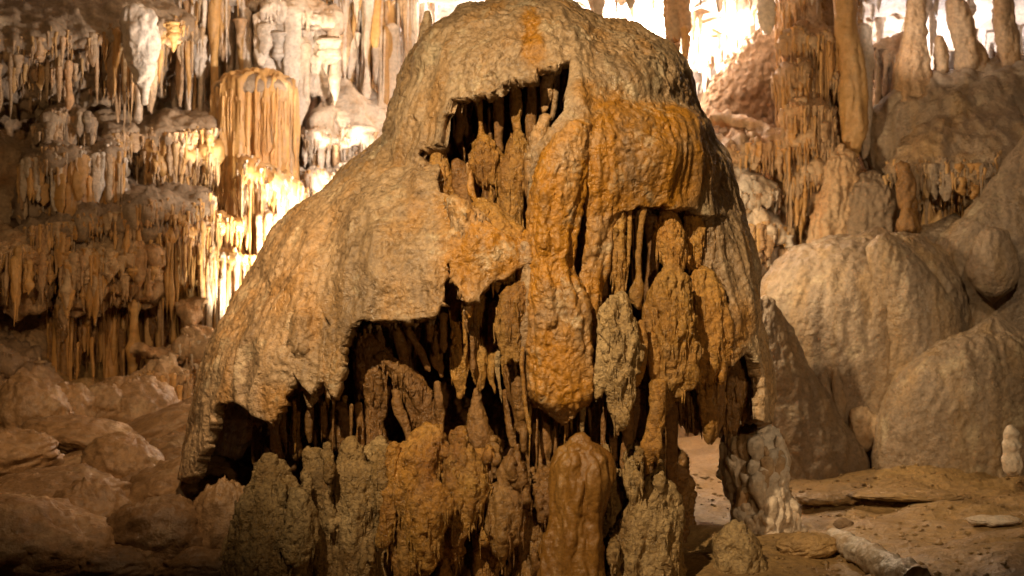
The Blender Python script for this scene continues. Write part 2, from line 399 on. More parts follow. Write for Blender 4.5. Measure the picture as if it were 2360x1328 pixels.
def front(px, py):
    """distance of the dome's front skin on this sight line"""
    rows, bt = (A_ROWS, A_B) if (py < 460 and px > 890) else (B_ROWS, B_B)
    l = np.interp(py, rows[:, 0], rows[:, 1]); r = np.interp(py, rows[:, 0], rows[:, 2])
    c, a = (l + r) / 2, (r - l) / 2
    return YC - np.interp(py, *bt) * math.sqrt(max(0.04, 1 - min(1, abs((px - c) / a)) ** 2.4))
def shell(rows, bt, nrows, relief, stains, cut_front, cut_all, keep_front, seed, thick, name, mat, crust):
    py = np.linspace(rows[0, 0], rows[-1, 0], nrows)
    s0 = np.linspace(0, 1, nrows)
    py = rows[0, 0] + (rows[-1, 0] - rows[0, 0]) * (0.75 * s0 + 0.25 * s0 ** 2)
    l = np.interp(py, rows[:, 0], rows[:, 1]); r = np.interp(py, rows[:, 0], rows[:, 2])
    ker = np.hanning(15); ker /= ker.sum()
    sm = lambda v: np.convolve(np.pad(v, 7, mode='reflect', reflect_type='odd'), ker, 'valid')
    l, r = sm(l), sm(r); b = sm(np.interp(py, *bt))
    a = (r - l) / 2 * K * YC; cx = ((r + l) / 2 - 1180) * K * YC; z = CAMZ - (py - 664) * K * YC
    nf = 430; nb = 110
    th = np.concatenate([np.linspace(np.pi, 2 * np.pi, nf, endpoint=False), np.linspace(0, np.pi, nb, endpoint=False)])
    e = 2 / 2.3; t9 = np.linspace(np.pi, 3 * np.pi, 8001); c9, s9 = np.cos(t9), np.sin(t9)
    c9 = np.sign(c9) * np.abs(c9) ** e; s9 = np.sign(s9) * np.abs(s9) ** e
    arc = np.concatenate([[0], np.cumsum(np.hypot(np.diff(c9), 0.85 * np.diff(s9)))])
    half = arc[4000]; arcs = np.concatenate([np.linspace(0, half * 1.05, nf, endpoint=False), np.linspace(half * 1.05, arc[-1] - half * 0.05, nb, endpoint=False), np.linspace(arc[-1] - half * 0.05, arc[-1], 20, endpoint=False)])
    ct, st = np.interp(arcs, arc, c9), np.interp(arcs, arc, s9); th = arcs
    V = np.empty((nrows, len(th), 3))
    V[..., 0] = cx[:, None] + a[:, None] * ct; V[..., 1] = YC + b[:, None] * st; V[..., 2] = z[:, None]
    V = V.reshape(-1, 3); F = grid_faces(nrows, len(th), True)
    N = vnormals(V, F)
    if np.mean(np.sum(N[:, :2] * (V[:, :2] - [0.1, YC]), 1)) < 0: N = -N; F = F[:, ::-1]
    px, pyv = proj(V); fr = V[:, 1] < YC
    d = 0.032 * fbm(V * 2.0, 3, seed) + 0.010 * fbm(V * [8, 8, 4], 2, seed + 1)
    Wp = warp(V, 5, 0.05, seed + 20)
    cm = np.clip(0.35 + 2.4 * fbm(V * [3.2, 3.2, 2.0], 2, seed + 6), 0, 1)
    d += (1.25 - cm) * 0.013 * ridged(Wp * [10, 10, 0.8], 2, seed + 2) + 0.006 * ridged(Wp * [27, 27, 2.0], 1, seed + 8)
    d += crust * cm * (0.0055 * billow(Wp * [17, 17, 9], 2, seed + 3) + 0.0055 * billow(Wp * [38, 38, 26], 2, seed + 4))
    pit = fbm(Wp * 20, 2, seed + 5); d -= crust * (0.25 + cm) * 0.022 * np.clip(pit - 0.30, 0, 0.5)
    stain = np.zeros(len(V))
    for (x, y, sx, sy, amp) in relief:
        d += np.where(fr, amp * np.exp(-((px - x) / sx) ** 2 - ((pyv - y) / sy) ** 2), 0)
    wob = 14 * fbm(V * 5, 3, seed + 9)
    for (x, y, sx, sy, amp) in stains:
        q = ((px + wob - x) / sx) ** 2 + ((pyv + 1.5 * wob - y) / sy) ** 2
        stain += np.where(fr, amp * np.clip(1.5 - q, 0, 1), 0)
    V = V + N * d[:, None]
    px, pyv = proj(V)
    C = V[F].mean(1); cpx, cpy = proj(C); cf = C[:, 1] < YC + 0.1
    jx = 4 * fbm(C * 9, 3, seed + 11); jy = 4 * fbm(C * [12, 12, 5], 3, seed + 12)
    cpx = cpx + jx; cpy = cpy + jy
    dead = np.zeros(len(F), bool)
    for poly in cut_front: dead |= cf & inpoly(cpx, cpy, poly)
    for poly in cut_all: dead |= inpoly(cpx, cpy, poly)
    if keep_front:
        k_ = np.zeros(len(F), bool)
        for poly in keep_front: k_ |= inpoly(cpx, cpy, poly)
        dead |= cf & ~k_
    F = F[~dead]
    # even out the sawtooth along torn rims
    ed = np.sort(np.concatenate([F[:, [0, 1]], F[:, [1, 2]], F[:, [2, 3]], F[:, [3, 0]]]), 1)
    key = ed[:, 0].astype(np.int64) * len(V) + ed[:, 1]; u, cnt = np.unique(key, return_counts=True)
    be = u[cnt == 1]; e0, e1 = be // len(V), be % len(V)
    for _ in range(7):
        S = np.zeros_like(V); Cn = np.zeros(len(V))
        np.add.at(S, e0, V[e1]); np.add.at(S, e1, V[e0]); np.add.at(Cn, e0, 1); np.add.at(Cn, e1, 1)
        mk = Cn == 2
        V[mk] = 0.5 * V[mk] + 0.5 * S[mk] / 2
    used = np.unique(F); mp = np.zeros(len(V), int); mp[used] = np.arange(len(used))
    me = raw_mesh(name, V[used] - dl, mp[F]); add_attr(me, stain[used])
    o = link(name, me, mat, DOME)
    s = o.modifiers.new('thickness', 'SOLIDIFY'); s.thickness = thick; s.offset = -1; s.use_rim = True
    return o

capA = shell(A_ROWS, A_B, 230,
    relief=[(1330, 270, 70, 90, 0.03), (1480, 360, 150, 110, 0.085), (1500, 235, 110, 30, -0.02), (1280, 330, 80, 140, 0.02), (1440, 170, 110, 60, 0.03), (1390, 75, 40, 60, -0.03),
            (930, 300, 30, 160, 0.02), (1225, 100, 30, 80, -0.008), (1640, 330, 40, 30, -0.03)],
    stains=[(1225, 90, 24, 75, 0.8), (1375, 225, 62, 34, 0.75), (1470, 290, 130, 50, 0.85), (1500, 400, 130, 85, 0.9), (1330, 390, 80, 100, 0.45), (1400, 465, 120, 50, 0.6)],
    cut_front=[[(1316, 120), (1300, 145), (1280, 152), (1235, 152), (1229, 181), (1180, 178), (1165, 188), (1135, 212), (1035, 228), (1025, 262), (1008, 330), (962, 346),
                (972, 440), (900, 448), (884, 441), (870, 500), (900, 700), (1500, 700), (1228, 560), (1216, 440), (1226, 340), (1262, 300), (1296, 258), (1306, 200)],
               [(860, 441), (1000, 443), (1240, 520), (1300, 560), (1308, 700), (1312, 500), (1344, 420), (1359, 436), (1352, 520), (1368, 560), (1390, 545), (1412, 500), (1440, 484), (1460, 487), (1475, 476),
                (1520, 477), (1537, 466), (1552, 482), (1590, 478), (1616, 488), (1628, 520), (1640, 540), (1660, 610), (1700, 900), (860, 900)]],
    cut_all=[[(700, 440), (884, 441), (880, 640), (700, 640)], [(1560, 492), (1640, 498), (1800, 490), (1800, 800), (1560, 800)]], keep_front=None, seed=40, thick=0.055, name='cap_shell', mat=M_CAP, crust=1.0)

skirtB = shell(B_ROWS, B_B, 300,
    relief=[(850, 560, 60, 200, 0.02), (930, 620, 100, 110, 0.04), (1110, 560, 80, 70, 0.05), (760, 600, 28, 130, -0.02), (1700, 700, 20, 150, 0.015), (800, 640, 40, 100, 0.015)],
    stains=[(1110, 570, 90, 110, 0.75), (1180, 590, 50, 60, 0.6), (1060, 480, 50, 40, 0.4), (640, 930, 40, 40, 0.6), (1690, 780, 30, 80, 0.5), (960, 690, 60, 40, 0.15)],
    cut_front=[[(742, 716), (752, 790), (745, 835), (736, 880), (752, 905), (760, 860), (770, 790), (766, 766), (757, 740)]],
    cut_all=[[(1180, 1004), (1560, 975), (1640, 1000), (1700, 995), (1757, 976), (1950, 976), (1950, 1300), (1180, 1300)]],
    keep_front=[[(300, 200), (1010, 200), (1010, 440), (1060, 456), (1110, 500), (1170, 545), (1240, 560), (1240, 600), (1205, 612), (1172, 640), (1130, 652), (1100, 690), (1074, 700), (1066, 672), (1048, 650), (1034, 598),
                 (1026, 660), (1018, 700), (1005, 729), (930, 736), (850, 742), (838, 733), (812, 748), (795, 768), (782, 800), (785, 850), (779, 900), (768, 922), (756, 900), (744, 840), (738, 870), (716, 907), (695, 886), (672, 855), (655, 925), (640, 955),
                 (622, 972), (600, 966), (575, 955), (555, 935), (535, 925), (505, 928), (488, 960), (478, 1020), (455, 1060), (448, 1100), (300, 1120)],
                [(1600, 200), (1950, 200), (1950, 985), (1756, 976), (1763, 900), (1750, 838), (1726, 812), (1708, 822), (1690, 850), (1686, 760), (1672, 640), (1652, 520), (1630, 440)]],
    seed=60, thick=0.05, name='skirt_shell', mat=M_CAP, crust=0.75)
skirtB['label'] = 'tan pitted skirt flaring below the cap'

# ---- melted bodies: a main bulb plus rivulets running down it, fused
def bulb(pts, Y=None, off=0.0, mat=M_ORANGE, name='bulb', riv=6, lump=1.0, voxel=0.0065, squash=0.9, seed=None, parent=None, stain=0.0, tips=True, fine=1.0, thin=1.0, melt=None):
    parent = parent or DOME
    seed = seed if seed is not None else int(pts[0][0] * 3 + pts[0][1])
    r = random.Random(seed)
    Y = (front(pts[len(pts) // 2][0], pts[len(pts) // 2][1]) if Y is None else Y) + off
    path = []
    for p in pts:
        yy = Y + (p[3] if len(p) > 3 else 0.0)
        q = P(p[0], p[1], yy); path.append((*q, p[2] * K * yy))
    path = np.array(path); path[:, 3] *= thin
    H = abs(path[0, 2] - path[-1, 2])
    V, F, T = tube_vf(path, max(24, int(H / 0.012)), 26, squash)
    pieces = [(V, np.vstack([tri(F), T]))]
    rm = path[:, 3].max(); dense = smooth_path(path, 60)
    for i in range(int(riv * 2.2)):
        a = r.uniform(math.pi * 0.95, math.pi * 2.05) if r.random() < .8 else r.uniform(0, 6.28)
        t0 = r.uniform(0.02, 0.5); t1 = min(1.0, t0 + r.uniform(0.35, 0.8))
        i0, i1 = int(t0 * 59), int(t1 * 59)
        if i1 - i0 < 5: continue
        rr = max(0.006, min(0.022, rm * r.uniform(0.09, 0.26))); row = []
        for j in np.linspace(i0, i1, 7).astype(int):
            R = dense[j, 3] * 0.97; aa = a + 0.16 * math.sin(j * 0.12 + i)
            row.append((dense[j, 0] + R * math.cos(aa), dense[j, 1] + R * math.sin(aa) * squash, dense[j, 2], rr * r.uniform(0.55, 1.3)))
        if tips:
            e = row[-1]; row.append((e[0], e[1] - 0.1 * rr, e[2] - r.uniform(1.5, 5.5) * rr, rr * 0.2))
        V, F, T = tube_vf(np.array(row), 22, 10); pieces.append((V, np.vstack([tri(F), T])))
    if melt is not None: melt.extend(pieces); return None
    return skin(pieces, voxel, name, mat, parent, seed, lump, fine, stain, min(1.0, rm / 0.06), 1, riv * 5 if (riv >= 5 and parent is DOME and tips and mat is not M_WET) else 0)
def skin(pieces, voxel, name, mat, parent, seed, lump, fine, stain, sc, soft=1, nf=0):
    V, F = fuse(pieces, voxel, soft)
    N = vnormals(V, F)
    if np.mean(np.sum(N[:, :2] * (V[:, :2] - V[:, :2].mean(0)), 1)) < 0: N = -N; F = F[:, ::-1]
    Wp = warp(V, 9, 0.035, seed + 7)
    d = min(lump, 2.0) * sc * (0.0060 * billow(Wp * [20, 20, 5], 2, seed) + 0.0075 * ridged(Wp * [18, 18, 2.2], 2, seed + 1) + 0.008 * fbm(V * [9, 9, 4], 2, seed + 5)) \
        + fine * sc * (0.0036 * billow(Wp * [42, 42, 20], 2, seed + 2))
    V = V + N * d[:, None]
    st = np.clip(stain + 0.8 * fbm(V * 5, 3, seed + 4), 0, 1) if stain else np.zeros(len(V))
    me = raw_mesh(name, V - np.array(parent.location), F)
    if stain: add_attr(me, st)
    if nf: fringe(parent, V[(N[:, 1] < -0.15) & (N[:, 2] < 0.5)], mat, nf, (14, 52), (2.2, 6.0))
    return link(name, me, mat, parent)

# inner core seen through the openings
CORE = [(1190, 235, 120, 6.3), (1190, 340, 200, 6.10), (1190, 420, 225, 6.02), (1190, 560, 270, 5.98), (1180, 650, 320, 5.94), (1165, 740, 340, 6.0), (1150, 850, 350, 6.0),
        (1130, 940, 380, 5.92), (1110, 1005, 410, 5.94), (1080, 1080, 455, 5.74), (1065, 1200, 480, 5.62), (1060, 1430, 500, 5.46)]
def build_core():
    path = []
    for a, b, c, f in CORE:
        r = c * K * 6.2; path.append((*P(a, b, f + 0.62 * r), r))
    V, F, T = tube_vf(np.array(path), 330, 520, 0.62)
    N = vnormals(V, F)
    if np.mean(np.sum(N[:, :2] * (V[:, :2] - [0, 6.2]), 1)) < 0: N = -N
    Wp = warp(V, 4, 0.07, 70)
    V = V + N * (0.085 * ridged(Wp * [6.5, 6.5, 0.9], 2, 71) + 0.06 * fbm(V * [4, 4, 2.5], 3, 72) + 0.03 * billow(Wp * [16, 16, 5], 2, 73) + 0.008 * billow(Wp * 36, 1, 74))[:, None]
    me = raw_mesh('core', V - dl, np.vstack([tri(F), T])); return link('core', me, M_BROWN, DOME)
build_core()

# ---- central tongue and the pieces fused with the cap
bulb([(1335, 285, 26), (1308, 340, 48), (1286, 420, 58), (1270, 520, 52), (1266, 620, 52), (1280, 700, 68), (1285, 800, 76), (1288, 880, 76), (1292, 925, 66), (1296, 948, 38)], off=0.05, mat=M_CAP, name='tongue', riv=4, lump=0.7, stain=0.62, squash=0.8, tips=False, fine=1.6)
bulb([(1395, 420, 40), (1385, 500, 26), (1376, 580, 24), (1362, 660, 24), (1350, 740, 26), (1340, 800, 22)], off=0.07, mat=M_CAP, name='rib', riv=3, lump=1.0, stain=0.5, tips=False)
bulb([(1346, 425, 6), (1340, 470, 7), (1338, 540, 8), (1334, 620, 9), (1328, 690, 9)], off=0.2, mat=M_BROWN, name='column', riv=2)

# ---- upper opening: stalactites above, bulbs below
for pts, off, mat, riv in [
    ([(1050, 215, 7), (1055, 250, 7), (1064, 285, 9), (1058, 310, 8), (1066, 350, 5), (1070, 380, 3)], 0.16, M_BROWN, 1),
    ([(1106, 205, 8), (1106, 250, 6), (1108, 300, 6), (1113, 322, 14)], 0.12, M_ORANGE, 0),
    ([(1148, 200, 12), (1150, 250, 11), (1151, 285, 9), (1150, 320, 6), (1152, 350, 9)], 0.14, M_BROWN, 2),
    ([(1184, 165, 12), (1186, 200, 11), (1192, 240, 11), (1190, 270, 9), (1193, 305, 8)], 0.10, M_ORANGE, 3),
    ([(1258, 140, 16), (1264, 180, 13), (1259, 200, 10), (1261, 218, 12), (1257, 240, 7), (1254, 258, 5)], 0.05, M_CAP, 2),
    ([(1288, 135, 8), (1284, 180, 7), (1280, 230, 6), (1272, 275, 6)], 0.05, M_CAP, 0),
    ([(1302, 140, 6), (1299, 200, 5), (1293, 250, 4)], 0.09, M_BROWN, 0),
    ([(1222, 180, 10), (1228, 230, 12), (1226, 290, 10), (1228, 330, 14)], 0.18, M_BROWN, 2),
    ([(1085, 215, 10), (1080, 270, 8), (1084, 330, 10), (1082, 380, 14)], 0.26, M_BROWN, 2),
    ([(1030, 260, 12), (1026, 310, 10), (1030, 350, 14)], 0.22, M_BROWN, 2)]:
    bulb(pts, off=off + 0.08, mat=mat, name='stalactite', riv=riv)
for pts, off, mat, riv, lump in [
    ([(1012, 345, 14), (1012, 380, 25), (1022, 430, 32), (1040, 470, 26), (1060, 510, 18)], 0.05, M_ORANGE, 6, 1.3),
    ([(1052, 372, 14), (1062, 410, 22), (1068, 450, 24), (1080, 500, 20)], 0.09, M_BROWN, 3, 1.0),
    ([(1113, 316, 8), (1118, 345, 30), (1128, 380, 40), (1132, 420, 36)], 0.06, M_ORANGE, 9, 1.3),
    ([(1079, 376, 6), (1084, 410, 8), (1085, 440, 10), (1100, 470, 8), (1112, 498, 6)], 0.02, M_CAP, 0, 1.0),
    ([(1122, 395, 8), (1130, 440, 6), (1132, 490, 8), (1136, 520, 12)], 0.06, M_ORANGE, 1, 1.0),
    ([(1150, 360, 22), (1156, 410, 14), (1150, 460, 8), (1140, 500, 6)], 0.07, M_ORANGE, 3, 1.0),
    ([(1193, 298, 7), (1192, 325, 22), (1188, 360, 27), (1182, 410, 30), (1180, 450, 26), (1182, 490, 18), (1190, 530, 12), (1196, 560, 22)], 0.04, M_ORANGE, 8, 1.3),
    ([(1205, 440, 10), (1210, 480, 8), (1212, 530, 8)], 0.08, M_BROWN, 1, 1.0),
    ([(1258, 268, 14), (1246, 310, 22), (1240, 360, 28), (1236, 420, 28), (1238, 480, 22), (1240, 540, 18)], 0.01, M_CAP, 6, 1.0)]:
    bulb(pts, off=off + 0.05, mat=mat, name='bulb', riv=riv, thin=0.84, lump=lump, stain=0.35 if mat is M_CAP else 0)
bulb([(1110, 470, 26), (1140, 520, 52), (1165, 560, 60), (1180, 600, 44), (1190, 640, 22)], off=0.07, mat=M_ORANGE, name='flow', riv=8, lump=1.3)
bulb([(1050, 460, 22), (1075, 510, 36), (1085, 560, 42), (1078, 620, 38), (1078, 665, 22), (1076, 695, 7)], off=0.03, mat=M_CAP, name='flow', riv=6, lump=1.0, stain=0.6)

# ---- right opening
for pts, off, mat, riv, lump, nm in [
    ([(1432, 492, 12), (1424, 530, 20), (1418, 570, 24), (1424, 620, 14), (1428, 660, 8), (1428, 690, 10)], 0.10, M_BROWN, 5, 1.2, 'stalactite'),
    ([(1452, 480, 6), (1450, 560, 6), (1446, 620, 5), (1440, 670, 4)], 0.08, M_BROWN, 0, 1, 'stalactite'),
    ([(1428, 676, 9), (1422, 705, 32), (1424, 750, 42), (1432, 800, 44), (1424, 850, 36), (1420, 890, 26), (1432, 925, 14), (1434, 948, 5)], 0.02, M_STAL, 12, 1.7, 'bulb'),
    ([(1390, 760, 12), (1388, 820, 16), (1384, 880, 16), (1378, 915, 6)], 0.04, M_STAL, 4, 1.2, 'bulb'),
    ([(1484, 480, 9), (1476, 530, 7), (1472, 590, 6), (1473, 640, 6), (1469, 662, 17), (1466, 690, 15), (1472, 712, 6)], 0.07, M_ORANGE, 1, 0.7, 'stalactite'),
    ([(1538, 466, 7), (1534, 495, 14), (1540, 530, 32), (1545, 570, 36), (1550, 605, 22), (1547, 632, 9)], 0.07, M_ORANGE, 10, 1.3, 'stalactite'),
    ([(1547, 618, 9), (1548, 645, 30), (1540, 690, 46), (1544, 745, 54), (1556, 800, 50), (1560, 845, 38), (1542, 885, 20), (1534, 908, 5)], 0.01, M_ORANGE, 16, 1.9, 'bulb'),
    ([(1596, 484, 18), (1600, 530, 20), (1598, 580, 18), (1600, 620, 12)], 0.07, M_ORANGE, 5, 1.3, 'stalactite'),
    ([(1628, 490, 18), (1634, 560, 20), (1632, 620, 24), (1630, 650, 34)], 0.06, M_CAP, 5, 1.2, 'stalactite'),
    ([(1618, 626, 22), (1624, 670, 38), (1632, 730, 46), (1640, 790, 46), (1634, 835, 42), (1628, 862, 26)], 0.01, M_ORANGE, 10, 1.1, 'bulb'),
    ([(1664, 500, 10), (1672, 570, 14), (1682, 640, 16), (1688, 720, 18), (1692, 800, 18)], 0.03, M_ORANGE, 4, 1, 'column'),
    ([(1480, 740, 10), (1482, 800, 12), (1474, 860, 12), (1468, 888, 4)], 0.06, M_BROWN, 2, 1, 'stalactite'),
    ([(1502, 770, 14), (1505, 830, 16), (1508, 880, 10), (1506, 915, 4)], 0.10, M_BROWN, 3, 1, 'stalactite'),
    ([(1500, 500, 18), (1508, 580, 16), (1500, 650, 16), (1498, 720, 16)], 0.20, M_BROWN, 4, 1, 'column'),
    ([(1395, 560, 10), (1392, 640, 10), (1390, 700, 14)], 0.18, M_BROWN, 2, 1, 'column')]:
    bulb(pts, off=off - (0.07 if nm != 'bulb' else 0.03), mat=M_ORANGE if mat is M_BROWN and off < 0.15 else mat, name=nm, riv=riv, lump=lump, thin=0.86)

# ---- middle: hanging clusters left of the tongue
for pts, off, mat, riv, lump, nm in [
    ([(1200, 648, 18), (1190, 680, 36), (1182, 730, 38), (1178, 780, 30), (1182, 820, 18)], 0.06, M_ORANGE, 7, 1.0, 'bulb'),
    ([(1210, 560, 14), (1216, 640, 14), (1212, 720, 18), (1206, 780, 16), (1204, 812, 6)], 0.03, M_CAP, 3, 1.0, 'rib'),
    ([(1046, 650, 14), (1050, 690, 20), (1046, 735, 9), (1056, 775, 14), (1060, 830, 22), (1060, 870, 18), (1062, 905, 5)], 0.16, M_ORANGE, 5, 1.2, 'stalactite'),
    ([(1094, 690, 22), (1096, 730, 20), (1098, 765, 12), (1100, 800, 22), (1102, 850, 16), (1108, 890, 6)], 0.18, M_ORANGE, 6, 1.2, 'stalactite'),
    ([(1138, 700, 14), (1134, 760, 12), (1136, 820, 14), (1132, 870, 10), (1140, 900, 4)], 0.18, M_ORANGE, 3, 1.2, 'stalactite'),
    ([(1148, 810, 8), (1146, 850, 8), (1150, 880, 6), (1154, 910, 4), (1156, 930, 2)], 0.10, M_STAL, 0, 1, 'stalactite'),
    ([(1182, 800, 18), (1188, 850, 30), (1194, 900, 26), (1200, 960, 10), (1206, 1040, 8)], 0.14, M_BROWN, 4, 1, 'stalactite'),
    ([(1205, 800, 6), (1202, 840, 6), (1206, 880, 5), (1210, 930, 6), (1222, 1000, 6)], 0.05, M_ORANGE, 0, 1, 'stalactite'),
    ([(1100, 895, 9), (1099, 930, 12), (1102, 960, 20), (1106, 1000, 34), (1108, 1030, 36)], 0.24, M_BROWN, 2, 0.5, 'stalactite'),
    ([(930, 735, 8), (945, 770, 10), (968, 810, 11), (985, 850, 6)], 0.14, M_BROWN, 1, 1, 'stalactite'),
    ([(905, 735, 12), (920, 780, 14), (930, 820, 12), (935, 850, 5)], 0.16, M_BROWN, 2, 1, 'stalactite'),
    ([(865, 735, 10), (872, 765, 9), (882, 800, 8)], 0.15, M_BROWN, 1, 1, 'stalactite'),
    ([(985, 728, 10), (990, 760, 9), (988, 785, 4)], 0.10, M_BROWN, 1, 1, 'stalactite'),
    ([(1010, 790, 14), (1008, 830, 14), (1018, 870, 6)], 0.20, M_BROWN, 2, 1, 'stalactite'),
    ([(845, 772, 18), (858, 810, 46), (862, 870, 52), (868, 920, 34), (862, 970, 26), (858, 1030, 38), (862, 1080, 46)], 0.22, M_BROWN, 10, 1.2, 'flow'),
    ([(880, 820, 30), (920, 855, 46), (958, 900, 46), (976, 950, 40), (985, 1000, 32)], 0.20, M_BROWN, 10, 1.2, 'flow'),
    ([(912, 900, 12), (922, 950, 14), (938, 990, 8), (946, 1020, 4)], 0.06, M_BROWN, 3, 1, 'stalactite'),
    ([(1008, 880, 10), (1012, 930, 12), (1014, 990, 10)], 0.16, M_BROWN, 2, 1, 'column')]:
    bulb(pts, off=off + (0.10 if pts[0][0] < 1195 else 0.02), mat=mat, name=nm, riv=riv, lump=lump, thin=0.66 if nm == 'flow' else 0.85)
# ---- drip tips of the left skirt and thin stalactites in the dark below it
bulb([(700, 730, 24), (706, 790, 36), (712, 840, 36), (716, 880, 22), (717, 908, 6)], off=0.02, mat=M_CAP, name='drip_tip', riv=4, lump=1.3)
bulb([(772, 760, 14), (770, 820, 19), (766, 870, 20), (768, 905, 11), (769, 925, 3)], off=0.02, mat=M_CAP, name='drip_tip', riv=3, lump=1.3)
bulb([(640, 900, 16), (630, 940, 20), (622, 975, 6)], off=0.03, mat=M_CAP, name='drip_tip', riv=4, lump=1.2, stain=0.4)
for pts, off, riv in [([(628, 950, 12), (634, 1000, 9), (640, 1045, 10), (644, 1080, 16)], .18, 1), ([(660, 940, 10), (656, 990, 12), (666, 1040, 8), (670, 1080, 14)], .22, 2),
    ([(690, 915, 14), (684, 970, 11), (680, 1010, 10), (682, 1050, 16)], .2, 2), ([(716, 920, 8), (712, 980, 9), (714, 1020, 4)], .16, 0), ([(742, 925, 7), (745, 970, 8), (748, 1010, 3)], .2, 0),
    ([(785, 930, 8), (788, 960, 26), (785, 1000, 32), (784, 1030, 26)], .3, 3), ([(826, 930, 8), (830, 980, 7), (828, 1030, 12)], .24, 1), ([(600, 960, 16), (596, 1010, 14), (590, 1060, 10)], .3, 2)]:
    bulb(pts, off=off, mat=M_BROWN, name='stalactite', riv=riv)

# ---- foot of the dome: stalagmites and draperies
FB = 5.34
FOOT = {}
def foot(x): return FOOT.setdefault([i for i, e in enumerate((700, 880, 1010, 1125, 1270, 9999)) if x < e][0], [])
for pts, dy, mat, riv, lump, nm in [
    ([(622, 1052, 12), (628, 1085, 30), (630, 1140, 62), (622, 1210, 82), (612, 1290, 92), (606, 1400, 100)], 0.00, M_STAL, 8, 0.9, 'stalagmite'),
    ([(690, 1130, 14), (694, 1180, 32), (692, 1230, 40), (690, 1270, 28), (694, 1305, 8)], -0.12, M_STAL, 7, 1.1, 'bulb'),
    ([(727, 1040, 15), (730, 1062, 20), (742, 1100, 34), (752, 1160, 40), (756, 1260, 44), (756, 1400, 50)], 0.06, M_STAL, 8, 1.3, 'stalagmite'),
    ([(811, 1012, 9), (812, 1030, 14), (810, 1060, 14), (818, 1090, 40), (824, 1150, 46), (818, 1230, 48), (812, 1400, 56)], 0.02, M_STAL, 16, 1.7, 'stalagmite'),
    ([(858, 1040, 30), (862, 1110, 36), (868, 1200, 34), (866, 1400, 40)], 0.10, M_BROWN, 8, 1.3, 'stalagmite'),
    ([(908, 1024, 6), (906, 1060, 13), (898, 1130, 16), (892, 1200, 18), (884, 1250, 12)], -0.06, M_STAL, 4, 1.2, 'rib'),
    ([(988, 985, 12), (984, 1012, 34), (968, 1050, 60), (950, 1100, 56), (945, 1180, 44), (942, 1280, 34)], 0.00, M_ORANGE, 12, 1.4, 'stalagmite'),
    ([(984, 1075, 6), (986, 1105, 20), (990, 1150, 44), (982, 1200, 42), (978, 1250, 26), (988, 1292, 7)], -0.14, M_ORANGE, 12, 1.6, 'bulb'),
    ([(1058, 986, 4), (1059, 1008, 9), (1062, 1030, 13), (1068, 1060, 34), (1076, 1110, 46), (1070, 1170, 38), (1060, 1215, 20), (1054, 1250, 5)], -0.04, M_ORANGE, 9, 1.2, 'stalagmite'),
    ([(1110, 1050, 26), (1120, 1120, 34), (1118, 1200, 26), (1122, 1300, 24), (1120, 1400, 30)], 0.10, M_BROWN, 8, 1.3, 'stalagmite'),
    ([(1174, 1056, 6), (1172, 1085, 14), (1168, 1120, 20), (1166, 1160, 40), (1166, 1210, 42), (1162, 1250, 26), (1160, 1285, 7)], -0.04, M_ORANGE, 8, 1.1, 'bulb'),
    ([(1238, 1128, 22), (1238, 1180, 28), (1236, 1240, 30), (1234, 1320, 34), (1232, 1400, 40)], 0.04, M_ORANGE, 7, 1.2, 'stalagmite'),
    ([(1020, 1240, 22), (1026, 1300, 16), (1030, 1400, 20)], 0.14, M_BROWN, 6, 1.2, 'column'),
    ([(1195, 1240, 22), (1195, 1400, 26)], 0.14, M_BROWN, 6, 1.2, 'column'),
    ([(1512, 1100, 14), (1508, 1135, 40), (1502, 1190, 58), (1490, 1260, 70), (1482, 1400, 86)], 0.06, M_STAL, 12, 1.2, 'stalagmite'),
    ([(1540, 1200, 16), (1552, 1260, 16), (1562, 1400, 16)], 0.12, M_BROWN, 3, 1, 'column'),
    ([(1420, 1090, 20), (1428, 1150, 26), (1420, 1220, 22), (1412, 1400, 30)], 0.16, M_BROWN, 8, 1.3, 'stalagmite'),
    ([(1290, 1030, 12), (1280, 1100, 16), (1274, 1200, 14)], 0.22, M_BROWN, 3, 1, 'column')]:
    bulb(pts, Y=FB + dy, riv=riv, thin=0.92, melt=foot(pts[0][0]))
bulb([(1342, 1000, 5), (1342, 1024, 26), (1344, 1050, 50), (1342, 1090, 62), (1336, 1150, 58), (1328, 1210, 56), (1322, 1270, 66), (1318, 1400, 78)], Y=FB - 0.04, mat=M_WET, name='stalagmite', riv=9, lump=0.9, fine=0.5)['label'] = 'glossy wet orange stalagmite at the foot of the dome'
rf = random.Random(22)
for (x0, x1, y0, y1, l0, l1, w0, w1, b0, b1, cnt) in [(810, 1030, 725, 790, 30, 120, 4, 14, .2, .55, 20), (1040, 1215, 690, 800, 40, 170, 4, 14, .15, .45, 14), (1390, 1660, 478, 520, 60, 240, 4, 11, .10, .4, 34), (1380, 1680, 700, 840, 80, 200, 5, 12, .08, .35, 26),
        (1210, 1560, 900, 960, 60, 200, 4, 10, .14, .5, 44), (570, 840, 900, 945, 50, 160, 4, 10, .10, .45, 30), (1030, 1300, 200, 260, 60, 200, 3, 9, .2, .5, 22), (1560, 1750, 830, 870, 60, 150, 5, 12, .1, .4, 16)]:
    for i in range(cnt):
        a, b = rf.uniform(x0, x1), rf.uniform(y0, y1); Y = front(a, b) + rf.uniform(b0, b1)
        hang(DOME, rf.choice(['icicle', 'straw', 'bulb', 'column', 'straw']), rf.choice([M_BROWN, M_BROWN, M_BROWN, M_ORANGE]), P(a, b - 14, Y), rf.uniform(l0, l1) * K * Y, rf.uniform(w0, w1) * K * Y, i)
rf = random.Random(21)
